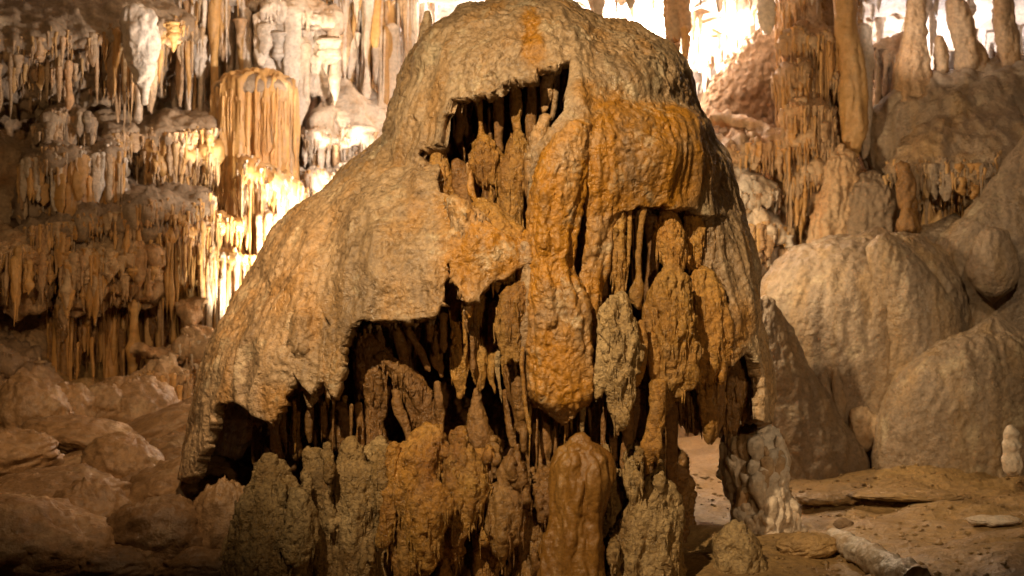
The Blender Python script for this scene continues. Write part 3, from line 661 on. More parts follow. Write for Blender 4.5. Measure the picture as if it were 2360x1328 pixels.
for i in range(105):
    x = rf.uniform(560, 1540); y = rf.choice([rf.uniform(1010, 1100), rf.uniform(1100, 1240), rf.uniform(1180, 1290)])
    wd = rf.uniform(4, 9) + 12 * rf.random() ** 2; ln = wd * rf.uniform(5, 11)
    if 1270 < x < 1405 or (y < 1080 and x < 700): continue
    lean = rf.uniform(-8, 8); up = rf.random() < 0.35
    if up: pts = [(x, y, wd * 0.2), (x + lean * 0.3, y + ln * 0.25, wd * 0.5), (x + lean, y + ln * 0.6, wd * 0.9), (x + lean, y + ln * 0.85, wd * 1.3, 0.05), (x + lean, y + ln * 1.1, wd * 1.2, 0.18)]
    else: pts = [(x, y - ln * 0.15, wd * 0.9, 0.16), (x + lean * 0.2, y + ln * 0.15, wd, 0.05), (x + lean, y + ln * 0.5, wd * 0.8), (x + lean, y + ln * 0.8, wd * 0.4), (x + lean * 1.2, y + ln, wd * 0.12)]
    bulb(pts, Y=FB + rf.uniform(-0.10, 0.12), riv=rf.choice([1, 2, 3]), seed=900 + i, melt=foot(x))
for k_, (mt_, stn) in enumerate([(M_STAL, 0.2), (M_STAL, 0.3), (M_ORANGE, 0.25), (M_ORANGE, 0.3), (M_BROWN, 0.35), (M_STAL, 0.3)]):
    skin(FOOT[k_], 0.0075, 'drapery', mt_, DOME, 300 + k_, 1.2, 1.5, stn, 1.0, 1, 130)
bulb([(1395, 1024, 5), (1398, 1045, 9), (1398, 1080, 10), (1392, 1130, 14)], Y=FB - 0.02, mat=M_STAL, name='stalagmite', riv=1)
# stalactites hanging under the tongue and the right half
for pts, dy, mat, riv in [([(1343, 930, 8), (1342, 975, 5), (1342, 1010, 4)], 0.0, M_STAL, 0), ([(1392, 940, 7), (1390, 1000, 6), (1392, 1036, 7)], 0.04, M_BROWN, 0),
    ([(1252, 930, 10), (1258, 990, 8), (1254, 1040, 14), (1250, 1100, 12)], .12, M_BROWN, 2), ([(1274, 940, 8), (1278, 1010, 7), (1270, 1060, 5)], .16, M_BROWN, 0), ([(1310, 945, 7), (1306, 1000, 5)], .16, M_BROWN, 0),
    ([(1445, 940, 14), (1448, 1000, 10), (1440, 1060, 8), (1444, 1110, 12)], .10, M_BROWN, 2), ([(1472, 900, 16), (1470, 980, 14), (1474, 1060, 10), (1468, 1120, 5)], .12, M_BROWN, 3),
    ([(1518, 880, 20), (1514, 950, 18), (1508, 1000, 16), (1502, 1030, 24), (1499, 1050, 16), (1498, 1068, 4)], -0.02, M_ORANGE, 3), ([(1550, 880, 14), (1546, 980, 14), (1548, 1080, 12), (1552, 1180, 8), (1556, 1210, 4)], .16, M_BROWN, 2),
    ([(1415, 930, 10), (1412, 1000, 9), (1420, 1060, 5)], .16, M_BROWN, 1), ([(1235, 940, 12), (1232, 1010, 10), (1238, 1080, 6)], .2, M_BROWN, 1), ([(1170, 900, 14), (1176, 980, 10), (1182, 1030, 5)], .22, M_BROWN, 2),
    ([(1362, 940, 9), (1366, 1000, 8), (1370, 1040, 4)], .18, M_BROWN, 0)]:
    bulb(pts, Y=FB + dy, mat=mat, name='stalactite', riv=riv)
# lower right draperies
for pts, dy, mat, riv, nm in [([(1590, 850, 26), (1592, 900, 36), (1598, 950, 36), (1604, 985, 22)], 0.14, M_BROWN, 7, 'drapery'), ([(1622, 860, 20), (1630, 920, 20), (1636, 980, 18), (1638, 1018, 9)], 0.0, M_ORANGE, 4, 'drapery'),
    ([(1660, 850, 10), (1656, 900, 14), (1652, 960, 14), (1648, 1005, 8)], 0.06, M_BROWN, 3, 'drapery'), ([(1700, 830, 14), (1696, 880, 20), (1690, 940, 20), (1684, 990, 12)], 0.22, M_BROWN, 5, 'drapery'),
    ([(1738, 850, 8), (1742, 900, 12), (1738, 960, 8)], 0.24, M_BROWN, 2, 'drapery')]:
    bulb(pts, Y=5.6 + dy, mat=mat, name=nm, riv=riv)
for line, mat in [([(1035, 232), (1135, 214), (1180, 182), (1230, 184)], M_CAP), ([(845, 738), (930, 734), (1005, 727)], M_CAP), ([(1046, 650), (1075, 694), (1130, 655), (1172, 640)], M_ORANGE), ([(1440, 486), (1475, 478), (1537, 470), (1616, 488)], M_CAP),
                  ([(560, 938), (600, 966), (640, 955), (668, 865)], M_CAP), ([(505, 930), (488, 962), (470, 1040)], M_CAP), ([(790, 775), (784, 850)], M_CAP), ([(1400, 520), (1440, 486)], M_CAP)]:
    for (x0, y0), (x1, y1) in zip(line[:-1], line[1:]):
        for q in range(max(2, int(math.hypot(x1 - x0, y1 - y0) / 9))):
            t = random.random(); a, b = x0 + (x1 - x0) * t, y0 + (y1 - y0) * t; Y = front(a, b) + random.uniform(0.03, 0.10)
            hang(DOME, random.choice(['icicle', 'icicle', 'bulb']), mat, P(a, b - 9, Y), random.uniform(12, 46) * K * Y, random.uniform(4, 9) * K * Y, q, 'drip_tip')
# knobs on the shoulders of the dome
bulb([(985, 26, 7), (984, 50, 12), (978, 80, 12), (972, 130, 18)], Y=6.1, mat=M_CAP, name='knob', riv=1, lump=0.6)
for q in [(795, 440, 14), (822, 452, 14), (786, 480, 13)]:
    bulb([(q[0], q[1], 6), (q[0] + 4, q[1] + 12, q[2]), (q[0] + 4, q[1] + 34, q[2]), (q[0] + 2, q[1] + 55, q[2] - 4)], off=-0.01, mat=M_CAP, name='knob', riv=1, lump=0.8)

# ------------------------------------------------------------------ terraces of flowstone with hanging curtains
def terrace(name, label, lip, top_px, back, mat_top, mats, n, Lr, Wr, kinds, spread=0.14, lumps=0.05, under=0.06, category='flowstone', rough=1.0, seedo=0):
    pts = np.array([P(*q) for q in lip])
    base = pts[len(pts) // 2]
    root = thing(name, label, category, tuple(base))
    m = max(40, int(np.linalg.norm(pts[-1] - pts[0]) / 0.018))
    c = smooth_path(pts, m)
    H = top_px * K * base[1]; LM = (Lr[0] * 0.6 + Lr[1] * 0.4) * K * base[1]
    sec = np.array([(-back, H), (-back * 0.8, H * 0.93), (-back * 0.5, H * 0.66), (-back * 0.22, H * 0.36), (-0.035, H * 0.12), (0.0, -0.012), (-0.02, -0.05), (-0.05 - spread * 0.25, -under), (-0.05 - spread * 0.5, -under - LM * 0.45), (-0.06 - spread * 0.8, -under - LM * 0.8), (-0.10 - spread, -under - LM * 1.05)])
    NS = 64; s = smooth_path(sec, NS)
    tg = np.gradient(c, axis=0); nrm = np.c_[tg[:, 1], -tg[:, 0], np.zeros(m)]
    nrm /= np.linalg.norm(nrm, axis=1)[:, None]; nrm[nrm[:, 1] > 0] *= -1
    V = (c[:, None, :] + nrm[:, None, :] * s[None, :, 0:1]); V[..., 2] += s[None, :, 1]
    lo = fbm(np.c_[c * 2.4], 3, 90 + seedo)[:, None, None] * lumps * 2
    V = V + nrm[:, None, :] * lo
    V[..., 2] += (fbm(np.c_[c * 6.0], 2, 98 + seedo)[:, None] * 0.05) * np.clip(1 - np.abs(s[None, :, 1]) / (H + 0.05), 0, 1)
    # rounded ends: pull the lip back to the wall
    e = np.clip(np.minimum(np.arange(m), m - 1 - np.arange(m)) / (m * 0.12), 0, 1); e = np.sqrt(1 - (1 - e) ** 2)
    V = V - nrm[:, None, :] * ((1 - e)[:, None, None] * np.maximum(0, s[None, :, 0:1] + back) * 0.9)
    V = V.reshape(-1, 3); F = grid_faces(m, NS, False)
    N = vnormals(V, F)
    if np.mean(N[:, 1]) > 0: N = -N; F = F[:, ::-1]
    Wp = warp(V, 4, 0.06, 94 + seedo); low = np.tile(np.clip((-s[:, 1] - 0.02) / 0.08, 0, 1), m)
    V = V + N * (rough * 0.055 * fbm(V * 4, 3, 91 + seedo) + (0.018 + 0.030 * low) * ridged(Wp * [12, 12, 1.6], 2, 92 + seedo) + 0.020 * billow(Wp * [11, 11, 6], 2, 95) + 0.010 * billow(Wp * [27, 27, 14], 1, 96) + 0.008 * fbm(V * 26, 2, 93))[:, None]
    me = raw_mesh('ledge', V - base, F); link('ledge', me, mat_top, root)
    clus = fbm(np.c_[c * 5.0], 2, 97 + seedo)
    rowok = np.tile((s[:, 1] < H * 0.10) & (s[:, 1] > -under - LM * 0.85), m)
    for mt_ in dict.fromkeys(mats): fringe(root, V[rowok], mt_, int(n * 4.5 / len(set(mats))), (10, 46), (2.2, 5.5))
    for i in range(int(n * 1.9)):
        t = (i + random.random()) / (n * 1.9); j0 = int(t * (m - 1))
        if random.random() < 0.25 - 0.7 * clus[j0]: continue
        row = random.random() ** 1.3
        o = 0.015 - row * spread * 0.45 + float(lo[j0, 0, 0]) - (1 - e[j0]) * back * 0.8
        p = c[j0] + nrm[j0] * o
        big = random.random()
        L = random.uniform(*Lr) * K * p[1] * np.clip(0.85 + 1.1 * clus[j0], 0.35, 1.35) * (1.0 if big < 0.65 else random.uniform(0.3, 0.7))
        W = (Wr[0] + (Wr[1] - Wr[0]) * random.random() ** 2.2) * 0.5 * K * p[1]
        if big > 0.96: W *= 1.5
        dz = random.uniform(0, 0.6) * LM if random.random() < 0.4 else 0
        hang(root, random.choice(kinds), random.choice(mats), (p[0], p[1], p[2] + 0.02 - row * 0.02 - dz), L + 0.04, W, random.randrange(99))
        if random.random() < 0.35:
            hang(root, STR, random.choice(mats), (p[0] + random.uniform(-2, 2) * W, p[1] - 0.3 * W, p[2] - dz), L * random.uniform(0.4, 1.15), W * random.uniform(0.3, 0.55), random.randrange(99))
    return root
IC, STR, COLM, BU, FL = 'icicle', 'straw', 'column', 'bulb', 'flat'
# left wall, top to bottom
terrace('stalactite_ceiling', 'brown overhanging ceiling slab fringed with stalactites in the upper left corner', [(-220, 98, 7.9), (0, 92, 8.2), (150, 92, 8.4), (285, 72, 8.6), (380, 60, 8.8), (470, 70, 9.0)], 130, 0.5, M_SILT, [M_WALL, M_WALL, M_AMBER], 74, (60, 190), (14, 34), [IC, IC, STR, FL, COLM], 0.36, seedo=1)
root = thing('white_stalactite', 'bulging white stalactite cluster beneath the upper left ceiling slab', 'stalactite', tuple(P(320, 40, 8.55)))
bulb([(318, 25, 26), (320, 55, 32), (322, 95, 33), (326, 135, 25), (330, 170, 13), (334, 205, 4)], Y=8.45, mat=M_PALE, name='body', riv=13, lump=1.6, parent=root, voxel=0.011)
bulb([(316, 150, 10), (318, 190, 9), (320, 235, 8), (318, 278, 11)], Y=8.6, mat=M_PALE, name='tail', riv=2, parent=root, voxel=0.011)
terrace('stalactite_curtain', 'dense row of long whitish stalactites along the top of the wall', [(420, -25, 9.0), (560, -10, 9.2), (720, -20, 9.5), (860, -20, 9.7), (1040, -20, 10.1)], 60, 0.5, M_PALE, [M_PALE, M_PALE, M_PALE, M_WALL, M_AMBER], 120, (120, 290), (12, 34), [IC, STR, FL, COLM, BU, IC], 0.5, seedo=2)
terrace('pale_column_row', 'pale broken columns standing on the grey shoulder behind the dome', [(585, 30, 9.1), (650, 20, 9.1), (740, 30, 9.2), (790, 40, 9.3)], 40, 0.3, M_PALE, [M_PALE], 12, (120, 160), (26, 44), [COLM, FL, STR], 0.2, seedo=3)
# organ-pipe column
def organ():
    root = thing('organ_pipe_column', 'tall rounded orange column of fluted organ-pipe ribs rising above the glare', 'flowstone', tuple(P(590, 400, 8.9)))
    bl = np.array(root.location)
    path = [(*P(a, b, 9.0), c * K * 9.0) for a, b, c in [(590, 178, 40), (592, 190, 74), (590, 215, 88), (588, 300, 86), (590, 420, 88), (594, 560, 84), (596, 720, 80)]]
    V, F, T = tube_vf(np.array(path), 140, 160, 0.7); N = vnormals(V, F)
    if np.mean(np.sum(N[:, :2] * (V[:, :2] - V[:, :2].mean(0)), 1)) < 0: N = -N
    V = V + N * (0.035 * ridged(V * [14, 14, 0.8], 2, 5) + 0.03 * fbm(V * 3, 2, 6))[:, None]
    link('core', raw_mesh('core', V - bl, np.vstack([tri(F), T])), M_AMBER, root)
    fringe(root, V[(V[:, 1] < 8.98) & (V[:, 2] < P(0, 205, 9.0)[2])], M_AMBER, 260, (40, 150), (2.5, 5.5))
    for i in range(64):
        a = math.pi + math.pi * (i + random.random()) / 64
        tier = random.choice([0, 0, 1, 2]); py = [212, 300, 390][tier] + random.uniform(-14, 14)
        r0 = 87 * K * 9.0
        c0 = P(590, py, 9.0); x = c0[0] + r0 * math.cos(a) * random.uniform(0.97, 1.1); y = 9.0 + 0.7 * r0 * math.sin(a) * random.uniform(0.97, 1.12)
        hang(root, random.choice([STR, STR, IC, FL]), random.choice([M_AMBER, M_AMBER, M_WALL]), (x, y, c0[2]), random.uniform(90, 330) * K * 9, random.uniform(5, 9) * K * 9, i, 'pipe')
    V, F, T = tube_vf(np.array([(*P(590, 168, 9.0), 0.05), (*P(590, 178, 9.0), 0.17), (*P(590, 192, 9.0), 0.245), (*P(590, 212, 9.0), 0.262), (*P(590, 224, 9.0), 0.22)]), 30, 60, 0.75)
    V = V + 0.03 * fbm(V * 6, 3, 12)[:, None] * [0.5, 0.5, 1]
    link('cap', raw_mesh('cap', V - bl, np.vstack([tri(F), T])), M_SILT, root)
organ()
terrace('flowstone_shoulder', 'grey lumpy flowstone shoulder beside the organ-pipe column', [(670, 330, 9.25), (740, 322, 9.2), (820, 318, 9.3), (905, 330, 9.5), (980, 340, 9.7)], 160, 0.55, M_PALE, [M_PALE, M_WALL], 46, (34, 80), (9, 20), [IC, FL, BU], 0.18, lumps=0.09, seedo=4)
terrace('flowstone_ledge', 'small bright stalactite ledge just above the glare behind the dome', [(660, 436, 9.1), (720, 410, 9.05), (790, 395, 9.15), (880, 380, 9.3)], 50, 0.4, M_PALE, [M_PALE, M_WALL, M_AMBER], 34, (40, 90), (8, 18), [IC, FL, STR], 0.2, seedo=5)
terrace('flowstone_ledge', 'short ledge with a stubby fringe at mid height near the shadowed left edge', [(50, 300, 8.3), (120, 270, 8.3), (190, 262, 8.35), (245, 285, 8.5)], 60, 0.45, M_SILT, [M_WALL, M_SILT], 24, (40, 80), (14, 28), [FL, IC, BU], 0.16, lumps=0.08, seedo=6)
terrace('flowstone_ledge', 'silt-dusted ledge with tangled drips running up to the organ-pipe column', [(235, 312, 8.5), (330, 312, 8.6), (420, 312, 8.7), (510, 300, 8.8)], 66, 0.5, M_SILT, [M_AMBER, M_WALL], 46, (30, 80), (9, 22), [FL, IC, BU], 0.16, lumps=0.07, seedo=7)
terrace('flowstone_ledge', 'second tier of amber drips beneath the silt-dusted ledge', [(330, 362, 8.6), (400, 360, 8.62), (470, 352, 8.7), (520, 345, 8.8)], 30, 0.4, M_AMBER, [M_AMBER, M_WALL], 40, (30, 66), (8, 18), [FL, IC, STR], 0.14, seedo=8)
terrace('flowstone_curtain', 'orange and cream curtain of thick pipes hanging over the long silt slope', [(40, 375, 8.15), (120, 368, 8.2), (200, 362, 8.3), (300, 352, 8.45)], 40, 0.5, M_SILT, [M_AMBER, M_AMBER, M_PALE, M_WALL], 46, (90, 140), (14, 30), [FL, COLM, STR, FL], 0.14, seedo=9)
terrace('flowstone_ledge', 'long sloping silt-covered ledge crossing the left wall', [(20, 535, 7.95), (120, 520, 8.0), (220, 505, 8.1), (320, 486, 8.2), (420, 470, 8.35), (560, 452, 8.65)], 66, 0.75, M_SILT, [M_AMBER, M_WALL], 74, (30, 90), (9, 24), [FL, IC, BU], 0.16, lumps=0.06, seedo=10)
terrace('flowstone_curtain', 'fringe of thin amber straws beside the glare on the left wall', [(355, 530, 8.35), (430, 520, 8.4), (500, 510, 8.5), (560, 500, 8.65)], 24, 0.4, M_AMBER, [M_AMBER, M_AMBER, M_WALL], 62, (90, 190), (8, 16), [STR, STR, IC, BU], 0.22, seedo=11)
terrace('flowstone_curtain', 'row of chunky tan stalactites beneath the sloping silt ledge', [(130, 590, 8.0), (220, 586, 8.02), (300, 584, 8.1), (380, 575, 8.2)], 44, 0.45, M_WALL, [M_WALL, M_WALL, M_AMBER], 34, (70, 130), (18, 36), [BU, FL, IC, BU], 0.16, lumps=0.07, seedo=12)
terrace('flowstone_curtain', 'dim brown stalactite fringe hugging the shadowed left edge', [(-160, 560, 7.7), (-60, 560, 7.8), (40, 575, 7.9), (140, 600, 8.05)], 60, 0.45, M_WALL, [M_WALL, M_AMBER], 40, (60, 150), (14, 30), [FL, IC, BU], 0.2, seedo=13)
terrace('stalactite_curtain', 'dark recessed curtain of long amber stalactites low on the left wall', [(100, 690, 8.3), (180, 690, 8.35), (260, 690, 8.45), (350, 690, 8.55), (430, 690, 8.6)], 50, 0.4, M_WALL, [M_AMBER, M_AMBER, M_BROWN], 40, (130, 250), (12, 34), [STR, IC, COLM, BU, FL], 0.26, seedo=14)
hang(thing('amber_stalactite', 'single fat spindle-shaped amber stalactite in the dark recess of the left wall', 'stalactite', tuple(P(312, 690, 8.3))), BU, M_AMBER, P(312, 690, 8.3), 185 * K * 8.3, 20 * K * 8.3, 3, 'shaft')
terrace('stalactite_curtain', 'blazing stalactites lit from below at the edge of the dome skirt', [(545, 385, 8.75), (600, 392, 8.7), (660, 430, 8.75), (720, 440, 8.9)], 30, 0.3, M_AMBER, [M_AMBER, M_WALL, M_PALE], 62, (100, 330), (8, 20), [STR, IC, STR, FL], 0.3, seedo=15)
terrace('stalactite_curtain', 'lower straws glowing beside the dome skirt', [(450, 600, 8.5), (500, 590, 8.5), (550, 590, 8.55), (620, 600, 8.7)], 24, 0.3, M_AMBER, [M_AMBER, M_AMBER, M_PALE], 40, (80, 220), (8, 18), [STR, IC, STR, COLM], 0.26, seedo=16)
terrace('flowstone_ledge', 'small wet ledge with a ragged fringe above the boulders', [(300, 880, 7.9), (350, 868, 7.85), (410, 866, 7.85), (460, 880, 8.0)], 60, 0.4, M_WALL, [M_WALL, M_AMBER], 30, (50, 110), (10, 22), [FL, IC, BU], 0.18, lumps=0.05, seedo=17)
terrace('flowstone_ledge', 'smooth pale flow above the small wet ledge beside the skirt', [(400, 800, 8.1), (450, 790, 8.1), (500, 800, 8.2), (560, 810, 8.4)], 100, 0.45, M_WALL, [M_WALL, M_PALE], 20, (30, 70), (12, 24), [FL, IC], 0.16, seedo=18)
terrace('flowstone_ledge', 'low dark ledge in the lower left corner of the wall', [(-150, 830, 7.5), (-40, 820, 7.6), (60, 830, 7.8), (140, 850, 8.0)], 70, 0.5, M_DARK, [M_WALL, M_DARK], 22, (30, 80), (14, 28), [FL, IC], 0.16, seedo=19)

# right side, far passage first
root = thing('passage_stalactite', 'short brown stalactite bunch hanging in the white glare beyond the dome', 'stalactite', tuple(P(1560, 20, 9.4)))
for i in range(14):
    hang(root, [IC, FL, STR][i % 3], [M_AMBER, M_WALL][i % 2], P(1562 + random.uniform(-26, 20), random.uniform(40, 110), 9.4 + random.uniform(-.1, .1)), random.uniform(60, 150) * K * 9.4, random.uniform(5, 11) * K * 9.4, i, 'stalactite')
for i in range(6): hang(root, FL, M_WALL, P(1562 + random.uniform(-26, 22), -20, 9.4 + random.uniform(-.1, .1)), 110 * K * 9.4, 14 * K * 9.4, i, 'stalactite')
def lump(name, label, pts, Y, mat, squash=0.8, amp=1.0, flute=1.0, seed=1, nr=150, ns=220, category='flowstone', zf=0.6, stain=None, group=None):
    path = np.array([(*P(a, b, Y), c * K * Y) for a, b, c in pts])
    base = path[-1, :3].copy()
    V, F, T = tube_vf(path, nr, ns, squash); N = vnormals(V, F)
    if np.mean(np.sum(N[:, :2] * (V[:, :2] - V[:, :2].mean(0)), 1)) < 0: N = -N
    V = V + N * (amp * (0.04 * fbm(V * 1.7, 2, seed) + 0.006 * fbm(V * 7, 3, seed + 1) + 0.007 * billow(V * [20, 20, 8], 2, seed + 9) + 0.005 * fbm(V * 22, 2, seed + 3)) + flute * 0.013 * billow(warp(V, 3, 0.08, seed + 5) * [7, 7, zf * 1.3], 2, seed + 2))[:, None]
    me = raw_mesh(name, V - base, np.vstack([tri(F), T]))
    o = link(name, me, mat); o.location = base; o['label'] = label; o['category'] = category; o['kind'] = 'thing'
    return o
lump('rock_slab', 'tilted dark brown rock slab beside the white glare of the passage', [(1775, 50, 20), (1755, 110, 60), (1730, 180, 90), (1715, 250, 100), (1712, 330, 100)], 10.2, M_DARK, 0.5, 1.8, 1.2, 5, category='rock')
lump('hanging_pillar', 'massive hanging pillar of tangled amber drips beneath the bright ceiling', [(1870, -60, 130), (1880, 40, 92), (1890, 120, 84), (1895, 200, 80), (1885, 280, 76), (1860, 360, 84), (1850, 480, 90), (1850, 640, 100)], 9.5, M_WALL, 0.6, 1.5, 1.3, 8)
PV = bpy.data.objects['hanging_pillar']; pv = np.empty(len(PV.data.vertices) * 3, np.float32); PV.data.vertices.foreach_get('co', pv)
pv = pv.reshape(-1, 3) + np.array(PV.location); fringe(PV, pv[pv[:, 1] < 9.5], M_AMBER, 420, (20, 80), (2.5, 7))
for a, lab in [(([(1790, 95, 9.2), (1840, 85, 9.05), (1900, 90, 9.05), (1960, 100, 9.15)], (50, 110)), 'topmost fringe of grey-brown drips on the hanging pillar'),
          (([(1780, 180, 9.15), (1840, 168, 9.0), (1910, 165, 9.0), (1970, 185, 9.1)], (50, 100)), 'dense comb of thin drips across the middle of the hanging pillar'),
          (([(1790, 260, 9.1), (1850, 250, 8.98), (1910, 255, 9.0), (1960, 268, 9.1)], (50, 100)), 'third fringe of drips low on the hanging pillar'),
          (([(1770, 330, 9.1), (1830, 318, 9.0), (1890, 318, 9.0), (1940, 330, 9.1)], (50, 120)), 'ragged lowest fringe of the hanging pillar above the pale terraces'),
          (([(1800, 420, 9.1), (1850, 405, 9.0), (1900, 405, 9.05), (1930, 420, 9.1)], (60, 140)), 'narrow drip fringe between the pale terraces and the mottled hump')]:
    terrace('drip_fringe', lab, a[0], 44, 0.35, M_WALL, [M_AMBER, M_AMBER, M_WALL], 40, a[1], (8, 18), [STR, IC, FL, BU], 0.16, seedo=int(a[0][0][1]))
root = thing('orange_stalactite', 'long thick orange stalactite with a dark tip on the hanging pillar', 'stalactite', tuple(P(1965, 50, 8.95)))
bulb([(1950, -30, 26), (1952, 60, 24), (1964, 140, 22), (1968, 220, 27), (1968, 290, 26), (1968, 330, 18), (1969, 358, 6)], Y=8.95, mat=M_AMBER, name='shaft', riv=7, lump=1.0, parent=root, voxel=0.012)
root = thing('thin_stalactite', 'pale slim stalactite close beside the long orange one', 'stalactite', tuple(P(1998, 90, 9.0)))
bulb([(1990, 60, 16), (1996, 150, 13), (1996, 240, 11), (1994, 330, 10), (1992, 365, 5)], Y=9.05, mat=M_PALE, name='shaft', riv=4, parent=root, voxel=0.012)
terrace('pale_terrace', 'uppermost rounded cream terrace just right of the dome', [(1590, 350, 9.3), (1660, 338, 9.1), (1730, 332, 9.0), (1800, 326, 9.05), (1840, 300, 9.2)], 62, 0.6, M_WALL, [M_WALL, M_AMBER], 34, (20, 46), (10, 22), [FL, IC], 0.12, seedo=30)
terrace('pale_terrace', 'thick rounded cream terrace second from the top beside the dome', [(1600, 440, 9.2), (1670, 444, 9.0), (1740, 446, 8.95), (1830, 446, 9.1)], 78, 0.4, M_PALE, [M_WALL, M_PALE], 34, (20, 50), (10, 22), [FL, IC], 0.12, lumps=0.04, seedo=31)
terrace('pale_terrace', 'lowest cream terrace with a long drip fringe beside the dome', [(1630, 524, 9.1), (1700, 524, 8.95), (1770, 522, 8.92), (1840, 528, 9.1)], 60, 0.4, M_PALE, [M_WALL, M_PALE, M_AMBER], 40, (60, 180), (12, 30), [FL, IC, COLM], 0.2, seedo=32)
lump('mottled_hump', 'knobbly cream hump below the long orange stalactite', [(1936, 335, 14), (1938, 370, 34), (1935, 430, 44), (1925, 500, 52), (1905, 620, 60)], 8.9, M_WALL, 0.8, 2.2, 2.5, 14, 120, 120)
lump('grey_hump', 'smooth grey flowstone hump beside the knobbly cream one', [(2012, 400, 20), (2010, 440, 50), (2008, 500, 58), (2005, 570, 62), (2000, 640, 64)], 8.85, M_SILT, 0.8, 1.8, 1.5, 17, 100, 120)
lump('upper_mound', 'broad streaked flowstone mound crowned with columns at upper right', [(2330, 145, 60), (2310, 165, 130), (2280, 200, 200), (2250, 260, 250), (2240, 330, 262), (2235, 388, 240)], 9.2, M_MOUND, 0.55, 0.3, 3.5, 20, zf=0.2)
terrace('flowstone_lip', 'fluted lip of the upper mound over a dark hollow with little columns', [(2010, 400, 8.9), (2080, 385, 8.65), (2160, 384, 8.5), (2240, 384, 8.45), (2320, 372, 8.45), (2420, 330, 8.5)], 150, 0.5, M_MOUND, [M_MOUND, M_AMBER], 90, (20, 130), (14, 34), [FL, IC, COLM], 0.3, lumps=0.03, rough=0.3, seedo=33)
root = thing('twisted_column', 'thin twisted brown column at the mouth of the dark hollow', 'column', tuple(P(2090, 520, 8.5)))
bulb([(2080, 380, 12), (2086, 410, 13), (2086, 450, 16), (2092, 490, 13), (2094, 525, 22)], Y=8.5, mat=M_BROWN, name='shaft', riv=5, lump=1.6, parent=root, voxel=0.011)
for i, (a, b, c, lab) in enumerate([(2150, 400, 560, 'stout amber column in the dark hollow nearest the twisted one'), (2190, 420, 540, 'middle amber column standing in the dark hollow'), (2240, 390, 520, 'farther amber column of the dark hollow under the upper mound')]):
    root = thing('hollow_column', lab, 'column', tuple(P(a, c, 8.8)))
    bulb([(a, b, 14), (a + 3, (b + c) / 2 - 20, 12), (a - 2, (b + c) / 2 + 20, 20), (a, c, 28)], Y=8.8, mat=M_AMBER, name='shaft', riv=5, lump=1.3, parent=root, voxel=0.012)
lump('right_flow', 'pale ribbed flowstone sweeping down at the far right edge', [(2480, 250, 60), (2440, 330, 90), (2400, 420, 120), (2370, 500, 160), (2350, 580, 190), (2345, 680, 170), (2350, 800, 170)], 8.35, M_MOUND, 0.6, 0.8, 1.3, 25, zf=0.4)
lump('saddle_flow', 'smooth flowstone saddle linking the big mound with the right edge', [(2200, 515, 50), (2195, 540, 100), (2200, 590, 130), (2220, 680, 150), (2230, 800, 150)], 8.6, M_MOUND, 0.6, 0.8, 0.8, 28)
lump('hanging_lobe', 'rounded hanging lobe of flowstone above the low dark mound', [(2290, 535, 26), (2285, 580, 52), (2285, 630, 62), (2288, 664, 46)], 8.0, M_MOUND, 0.7, 0.5, 0.7, 30, 80, 110)
lump('big_mound', 'large smooth domed flowstone mound with a pale ridge, right of the dome', [(2020, 540, 40), (2010, 553, 110), (1995, 590, 185), (1985, 650, 232), (1985, 730, 258), (1985, 830, 262), (1985, 940, 258), (1990, 1120, 250)], 8.35, M_MOUND, 0.72, 0.9, 0.9, 34, 190, 300)
lump('mound_ridge', 'pale rounded ridge running down the crest of the big mound', [(2045, 545, 22), (2052, 575, 50), (2085, 640, 74), (2120, 730, 92), (2130, 860, 100)], 7.95, M_MOUND, 0.7, 0.7, 0.8, 36, 110, 140)
lump('mound_flank', 'long flank of the big mound trailing down to the muddy floor', [(1765, 690, 24), (1778, 770, 52), (1800, 850, 76), (1840, 950, 100), (1880, 1040, 120), (1900, 1130, 130)], 7.85, M_MOUND, 0.55, 0.8, 1.0, 38, 130, 160)
lump('low_mound', 'low dark rounded mound at the right edge by the floor', [(2290, 755, 60), (2270, 790, 120), (2245, 860, 170), (2230, 940, 196), (2225, 1020, 206), (2225, 1120, 212)], 7.75, M_MOUND, 0.6, 0.9, 1.0, 41, 170, 240)
root = thing('niche_block', 'small yellow block in the niche at the foot of the big mound', 'rock', tuple(P(1992, 1030, 7.75)))
bulb([(1985, 945, 18), (1990, 965, 30), (1994, 1000, 30), (1994, 1026, 20)], Y=7.86, mat=M_WALL, name='block', riv=3, tips=False, lump=1.6, parent=root, voxel=0.012)
for a, b, c, lab in [(1902, 860, 1010, 'slim pale drip pillar on the big mound'), (1932, 850, 1050, 'thicker pale drip pillar beside the niche')]:
    root = thing('drip_pillar', lab, 'column', tuple(P(a, c, 7.6)))
    bulb([(a - 6, b, 8), (a, b + 60, 13), (a + 6, c - 60, 13), (a + 14, c, 16)], Y=7.88, mat=M_MOUND, name='shaft', riv=2, lump=0.8, parent=root, voxel=0.012)
for pts, lab in [([(2312, -20, 20), (2312, 40, 20), (2322, 100, 22), (2330, 152, 20)], 'tall slanting tan pillar in the upper right corner'), ([(2200, 0, 18), (2210, 40, 26), (2222, 100, 24), (2228, 165, 26)], 'thick pale pillar standing on the upper mound'),
                 ([(2246, 90, 5), (2256, 120, 13), (2264, 165, 20)], 'little pointed stalagmite between the two pillars on the upper mound'), ([(2166, 80, 5), (2168, 110, 12), (2172, 165, 16)], 'slim orange stalagmite at the left end of the upper mound'),
                 ([(2116, -30, 22), (2110, 60, 20), (2104, 120, 30), (2100, 165, 38), (2100, 230, 46)], 'thick brown pillar left of the slim orange stalagmite')]:
    root = thing('pillar', lab, 'pillar', tuple(P(pts[-1][0], pts[-1][1], 9.1)))
    bulb(pts, Y=9.1, mat=M_WALL, name='shaft', riv=5, lump=1.0, parent=root, voxel=0.013)
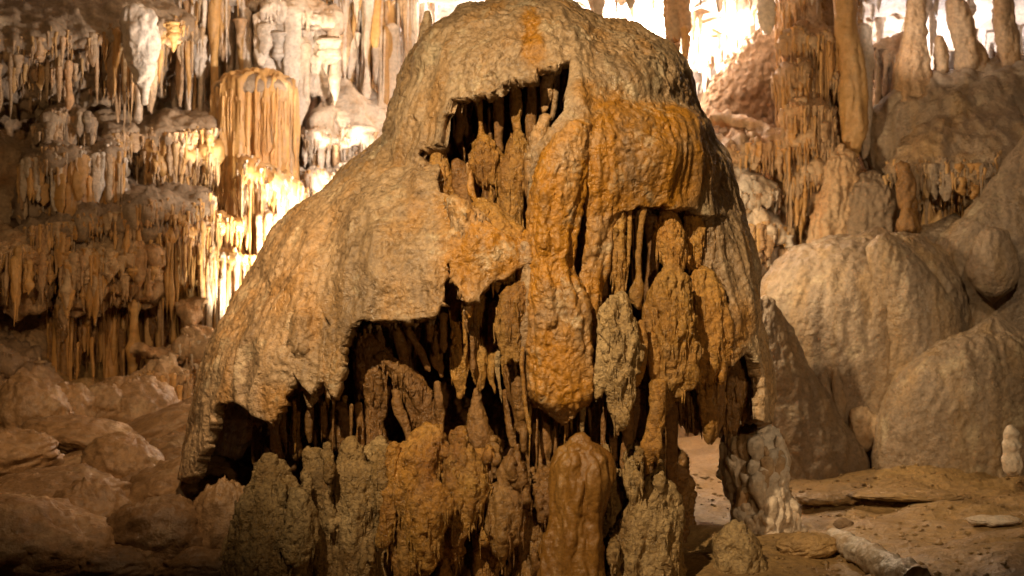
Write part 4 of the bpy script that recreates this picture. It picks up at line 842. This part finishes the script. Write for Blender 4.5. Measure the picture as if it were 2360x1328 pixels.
terrace('stalactite_fringe', 'shadowed brown stalactites below the bright ceiling beside the upper mound', [(2000, 110, 9.6), (2060, 130, 9.5), (2120, 180, 9.5), (2180, 200, 9.6)], 40, 0.3, M_WALL, [M_WALL, M_DARK], 26, (80, 170), (14, 30), [FL, IC, COLM], 0.3, seedo=44)

# ------------------------------------------------------------------ floor pieces
def stalag(name, label, pts, mat, Yb=None, riv=8, lumpy=1.4, cat='stalagmite'):
    Yb = Yb or on_floor(pts[-1][0], pts[-1][1])
    root = thing(name, label, cat, tuple(P(pts[-1][0], pts[-1][1], Yb)))
    bulb(pts, Y=Yb, mat=mat, name='shaft', riv=riv, lump=lumpy, parent=root, voxel=0.009)
    return root
r1 = stalag('stubby_stalagmite', 'stubby pale knobbly stalagmite standing behind the foot of the dome', [(1745, 990, 30), (1738, 1020, 56), (1740, 1080, 64), (1752, 1140, 54), (1764, 1190, 62), (1768, 1240, 70)], M_PALE, 6.25, 22, 2.0)
rs = random.Random(4)
for i in range(44):
    y = rs.uniform(1000, 1195); x = 1742 + (y - 1000) * 0.10 + rs.uniform(-1, 1) * (62 if y < 1110 else 50); wd = rs.uniform(6, 17)
    bulb([(x, y - wd * 1.2, wd * 0.5, 0.05), (x + rs.uniform(-4, 4), y, wd), (x + rs.uniform(-6, 6), y + wd * 1.8, wd * 0.8), (x + rs.uniform(-6, 6), y + wd * 3, wd * 0.25)], Y=6.25 - 0.17 + 0.10 * abs(x - 1745) / 65, mat=rs.choice([M_PALE, M_PALE, M_WALL]), name='lobe', riv=0, lump=1.8, parent=r1, seed=700 + i)
r2 = stalag('stubby_stalagmite', 'short yellowish stalagmite in front of the stubby pale one', [(1690, 1215, 18), (1692, 1250, 36), (1700, 1300, 44), (1706, 1400, 56)], M_STAL, 5.6, 14, 1.8)
stalag('stacked_stalagmite', 'little pale stalagmite stacked like beads at the right edge of the floor', [(2328, 984, 8), (2332, 998, 17), (2328, 1012, 12), (2332, 1028, 19), (2330, 1042, 14), (2332, 1060, 21), (2332, 1086, 19)], M_PALE, 7.0, 3, 0.6)
stalag('yellow_stub', 'stubby yellow stalagmite among the boulders at far left', [(128, 1036, 12), (122, 1060, 22), (118, 1090, 20), (110, 1135, 26)], M_STAL, 7.0, 6, 1.4)
stalag('yellow_stub', 'second yellow stalagmite stub closer to the dome', [(218, 1046, 8), (214, 1080, 18), (216, 1120, 18), (222, 1170, 26)], M_STAL, 6.9, 6, 1.4)
def log():
    root = thing('fallen_stalactite', 'broken stalactite lying like a log on the muddy floor', 'stalactite', (0, 0, 0))
    a, b = P(1920, 1225, 5.95), P(2115, 1375, 5.0)
    a[2] = fz(a[0], a[1]) + 0.035; b[2] = fz(b[0], b[1]) + 0.05
    root.location = a
    t = np.linspace(0, 1, 60)[:, None]; th = np.linspace(0, 2 * np.pi, 40, endpoint=False)
    ax = (b - a) / np.linalg.norm(b - a); u = np.cross(ax, [0, 0, 1]); u /= np.linalg.norm(u); v = np.cross(u, ax)
    rad = (0.048 + 0.022 * t) * np.where(t < 0.03, 0.7, 1)
    V = (a + (b - a) * t)[:, None, :] + rad[:, None] * (np.cos(th)[None, :, None] * u + np.sin(th)[None, :, None] * v)
    V = V.reshape(-1, 3); F = grid_faces(60, 40, True); N = vnormals(V, F)
    V = V + N * (0.012 * fbm(V * 12, 3, 3) + 0.008 * ridged(V * 24, 2, 4))[:, None]
    V = np.vstack([V, a, b]); c = np.arange(40); c2 = (c + 1) % 40
    T = np.vstack([np.stack([np.full(40, 2400), c, c2], -1), np.stack([np.full(40, 2401), 2360 + c2, 2360 + c], -1)])
    link('shaft', raw_mesh('shaft', V - a, np.vstack([tri(F), T])), M_PALE, root)
log()
def boulder(label, px, py, wpx, hpx, mat, rot=0, seed=0, sq=0.8, Y=None, name='boulder', cat='boulder', block=0.0):
    Y = Y or on_floor(px, min(1326, py + hpx * 0.30))
    c = P(px, py, Y); n1, n2 = 60, 90
    ph = np.linspace(0.001, np.pi - 0.001, n1); th = np.linspace(0, 2 * np.pi, n2, endpoint=False)
    D = np.stack([np.sin(ph)[:, None] * np.cos(th), np.sin(ph)[:, None] * np.sin(th), np.cos(ph)[:, None] * np.ones(n2)], -1).reshape(-1, 3)
    r = np.random.default_rng(seed + 500)
    # chipped facets
    k_ = r.normal(size=(14, 3)); k_ /= np.linalg.norm(k_, axis=1)[:, None]; off = r.uniform(0.98, 1.3, 14)
    dd = D @ k_.T; lim = np.where(dd > 0.15, off / np.maximum(dd, 0.15), 9).min(1); rad = 1.1 - np.log1p(np.exp((1.1 - np.minimum(1.6, lim)) * 9)) / 9
    rad = rad * (1 + 0.10 * fbm(D * 1.6 + seed * 3.3, 3, seed) + 0.06 * fbm(D * 5 + seed, 3, seed + 2) + 0.025 * billow(D * 11 + seed, 2, seed + 4))
    V = D * rad[:, None] * np.array([wpx * K * Y / 2, wpx * K * Y / 2 * sq, hpx * K * Y / 2]) * (1.0 if name == 'stone' else 1.42)
    ca, sa = math.cos(rot), math.sin(rot)
    V = np.c_[V[:, 0] * ca - V[:, 2] * sa, V[:, 1], V[:, 0] * sa + V[:, 2] * ca]
    V += 0.006 * fbm(V * 20 + seed, 2, seed)[:, None]
    me = raw_mesh(name, V, grid_faces(n1, n2, True)[:, ::-1]); o = link(name, me, mat)
    o.location = c; o['label'] = label; o['category'] = cat; o['group'] = 'boulders on the left slope'
for i, (lab, px, py, wd, ht, mt, rot) in enumerate([
    ('large smooth brown boulder with a lit top just left of the dome foot', 470, 1170, 250, 150, M_BOULD, 0.05),
    ('rounded grey-brown boulder at the bottom below the lit one', 370, 1270, 190, 160, M_BOULD, 0.1),
    ('tall smooth boulder face behind the dome foot', 520, 1260, 120, 190, M_BOULD, 0),
    ('big dark boulder filling the lower left corner', 60, 1270, 300, 170, M_BOULD, -0.15),
    ('long flat dark slab at the left edge', 90, 1170, 320, 110, M_BOULD, 0.12),
    ('squarish boulder between the corner boulder and the grey one', 205, 1230, 150, 150, M_BOULD, 0.1),
    ('pale hump beneath the dark mouth of the skirt', 470, 1090, 210, 110, M_BOULD, -0.2),
    ('pinkish rock wedge under the ragged skirt edge', 540, 1100, 90, 110, M_BOULD, 0.4),
    ('rounded tan boulder beneath the small wet ledge', 300, 960, 150, 120, M_BOULD, 0),
    ('slanting ridge of rock leading up to the skirt', 390, 1010, 250, 90, M_BOULD, 0.4),
    ('long tapered pale rock like a snout', 200, 1010, 190, 60, M_BOULD, -0.15),
    ('humped grey rock at the far left behind the yellow stubs', 70, 960, 120, 130, M_BOULD, 0.5),
    ('small upright rock next to the humped grey one', 150, 955, 90, 100, M_BOULD, -0.2),
    ('low grey rock in the middle of the slope', 170, 1100, 150, 70, M_BOULD, 0.35),
    ('tan angular rock between the yellow stub and the pale hump', 290, 1080, 130, 100, M_BOULD, -0.3),
    ('small shiny rock perched above the rounded grey-brown boulder', 325, 1180, 70, 70, M_BOULD, 0),
    ('dark flat rock at the left edge below the low ledge', 10, 1060, 180, 90, M_BOULD, 0.1),
    ('pale cobble stuck beneath the ragged fringe', 235, 940, 80, 80, M_BOULD, 0.3),
    ('dim cobble at the bottom between the corner boulder and the grey one', 250, 1315, 160, 80, M_BOULD, 0),
    ('light brown rock at the bottom beside the dome foot', 470, 1310, 160, 70, M_BOULD, 0),
    ('dark wedge of rock under the lit boulder', 300, 1130, 90, 60, M_DARK, 0.6),
    ('dim rock below the low dark ledge', 30, 900, 140, 90, M_BOULD, 0.2)]):
    boulder(lab, px, py, wd, ht, mt, rot, i)
for i, (lab, px, py, wd, ht) in enumerate([('small dark stone at the head of the fallen stalactite', 1945, 1208, 44, 26), ('flat stone slab on the muddy floor beside the stubby stalagmite', 1900, 1150, 150, 26),
        ('low brown lump of mud on the floor before the fallen stalactite', 1860, 1260, 130, 60), ('long thin stone ledge across the floor', 2080, 1140, 260, 20), ('pale flat stone at the right edge of the floor', 2290, 1200, 120, 20)]):
    boulder(lab, px, py, wd, ht, [M_DARK, M_FLOOR, M_FLOOR, M_FLOOR, M_PALE][i], 0, 60 + i, 0.6, name='stone', cat='stone')

def gravel():
    r = np.random.default_rng(5); VV = []; FF = []; o = 0
    base = np.array([(1, 0, 0), (0, 1, 0), (-1, 0, 0), (0, -1, 0), (0, 0, 1), (0, 0, -1)], float)
    T = np.array([(0, 1, 4), (1, 2, 4), (2, 3, 4), (3, 0, 4), (1, 0, 5), (2, 1, 5), (3, 2, 5), (0, 3, 5)])
    x = r.uniform(0.9, 4.2, 2600); y = r.uniform(4.9, 8.4, 2600); z = floor_z(x, y)
    for i in range(2600):
        sz = 0.004 + 0.016 * r.random() ** 3
        VV.append((base * r.uniform(0.6, 1.3, (6, 1)) * [sz, sz, sz * 0.6]) + [x[i], y[i], z[i] + sz * 0.2]); FF.append(T + o); o += 6
    link('gravel', raw_mesh('gravel', np.vstack(VV), np.vstack(FF)), M_FLOOR, None, kind='stuff', label='fine grit and gravel strewn over the muddy floor', category='gravel')
gravel()
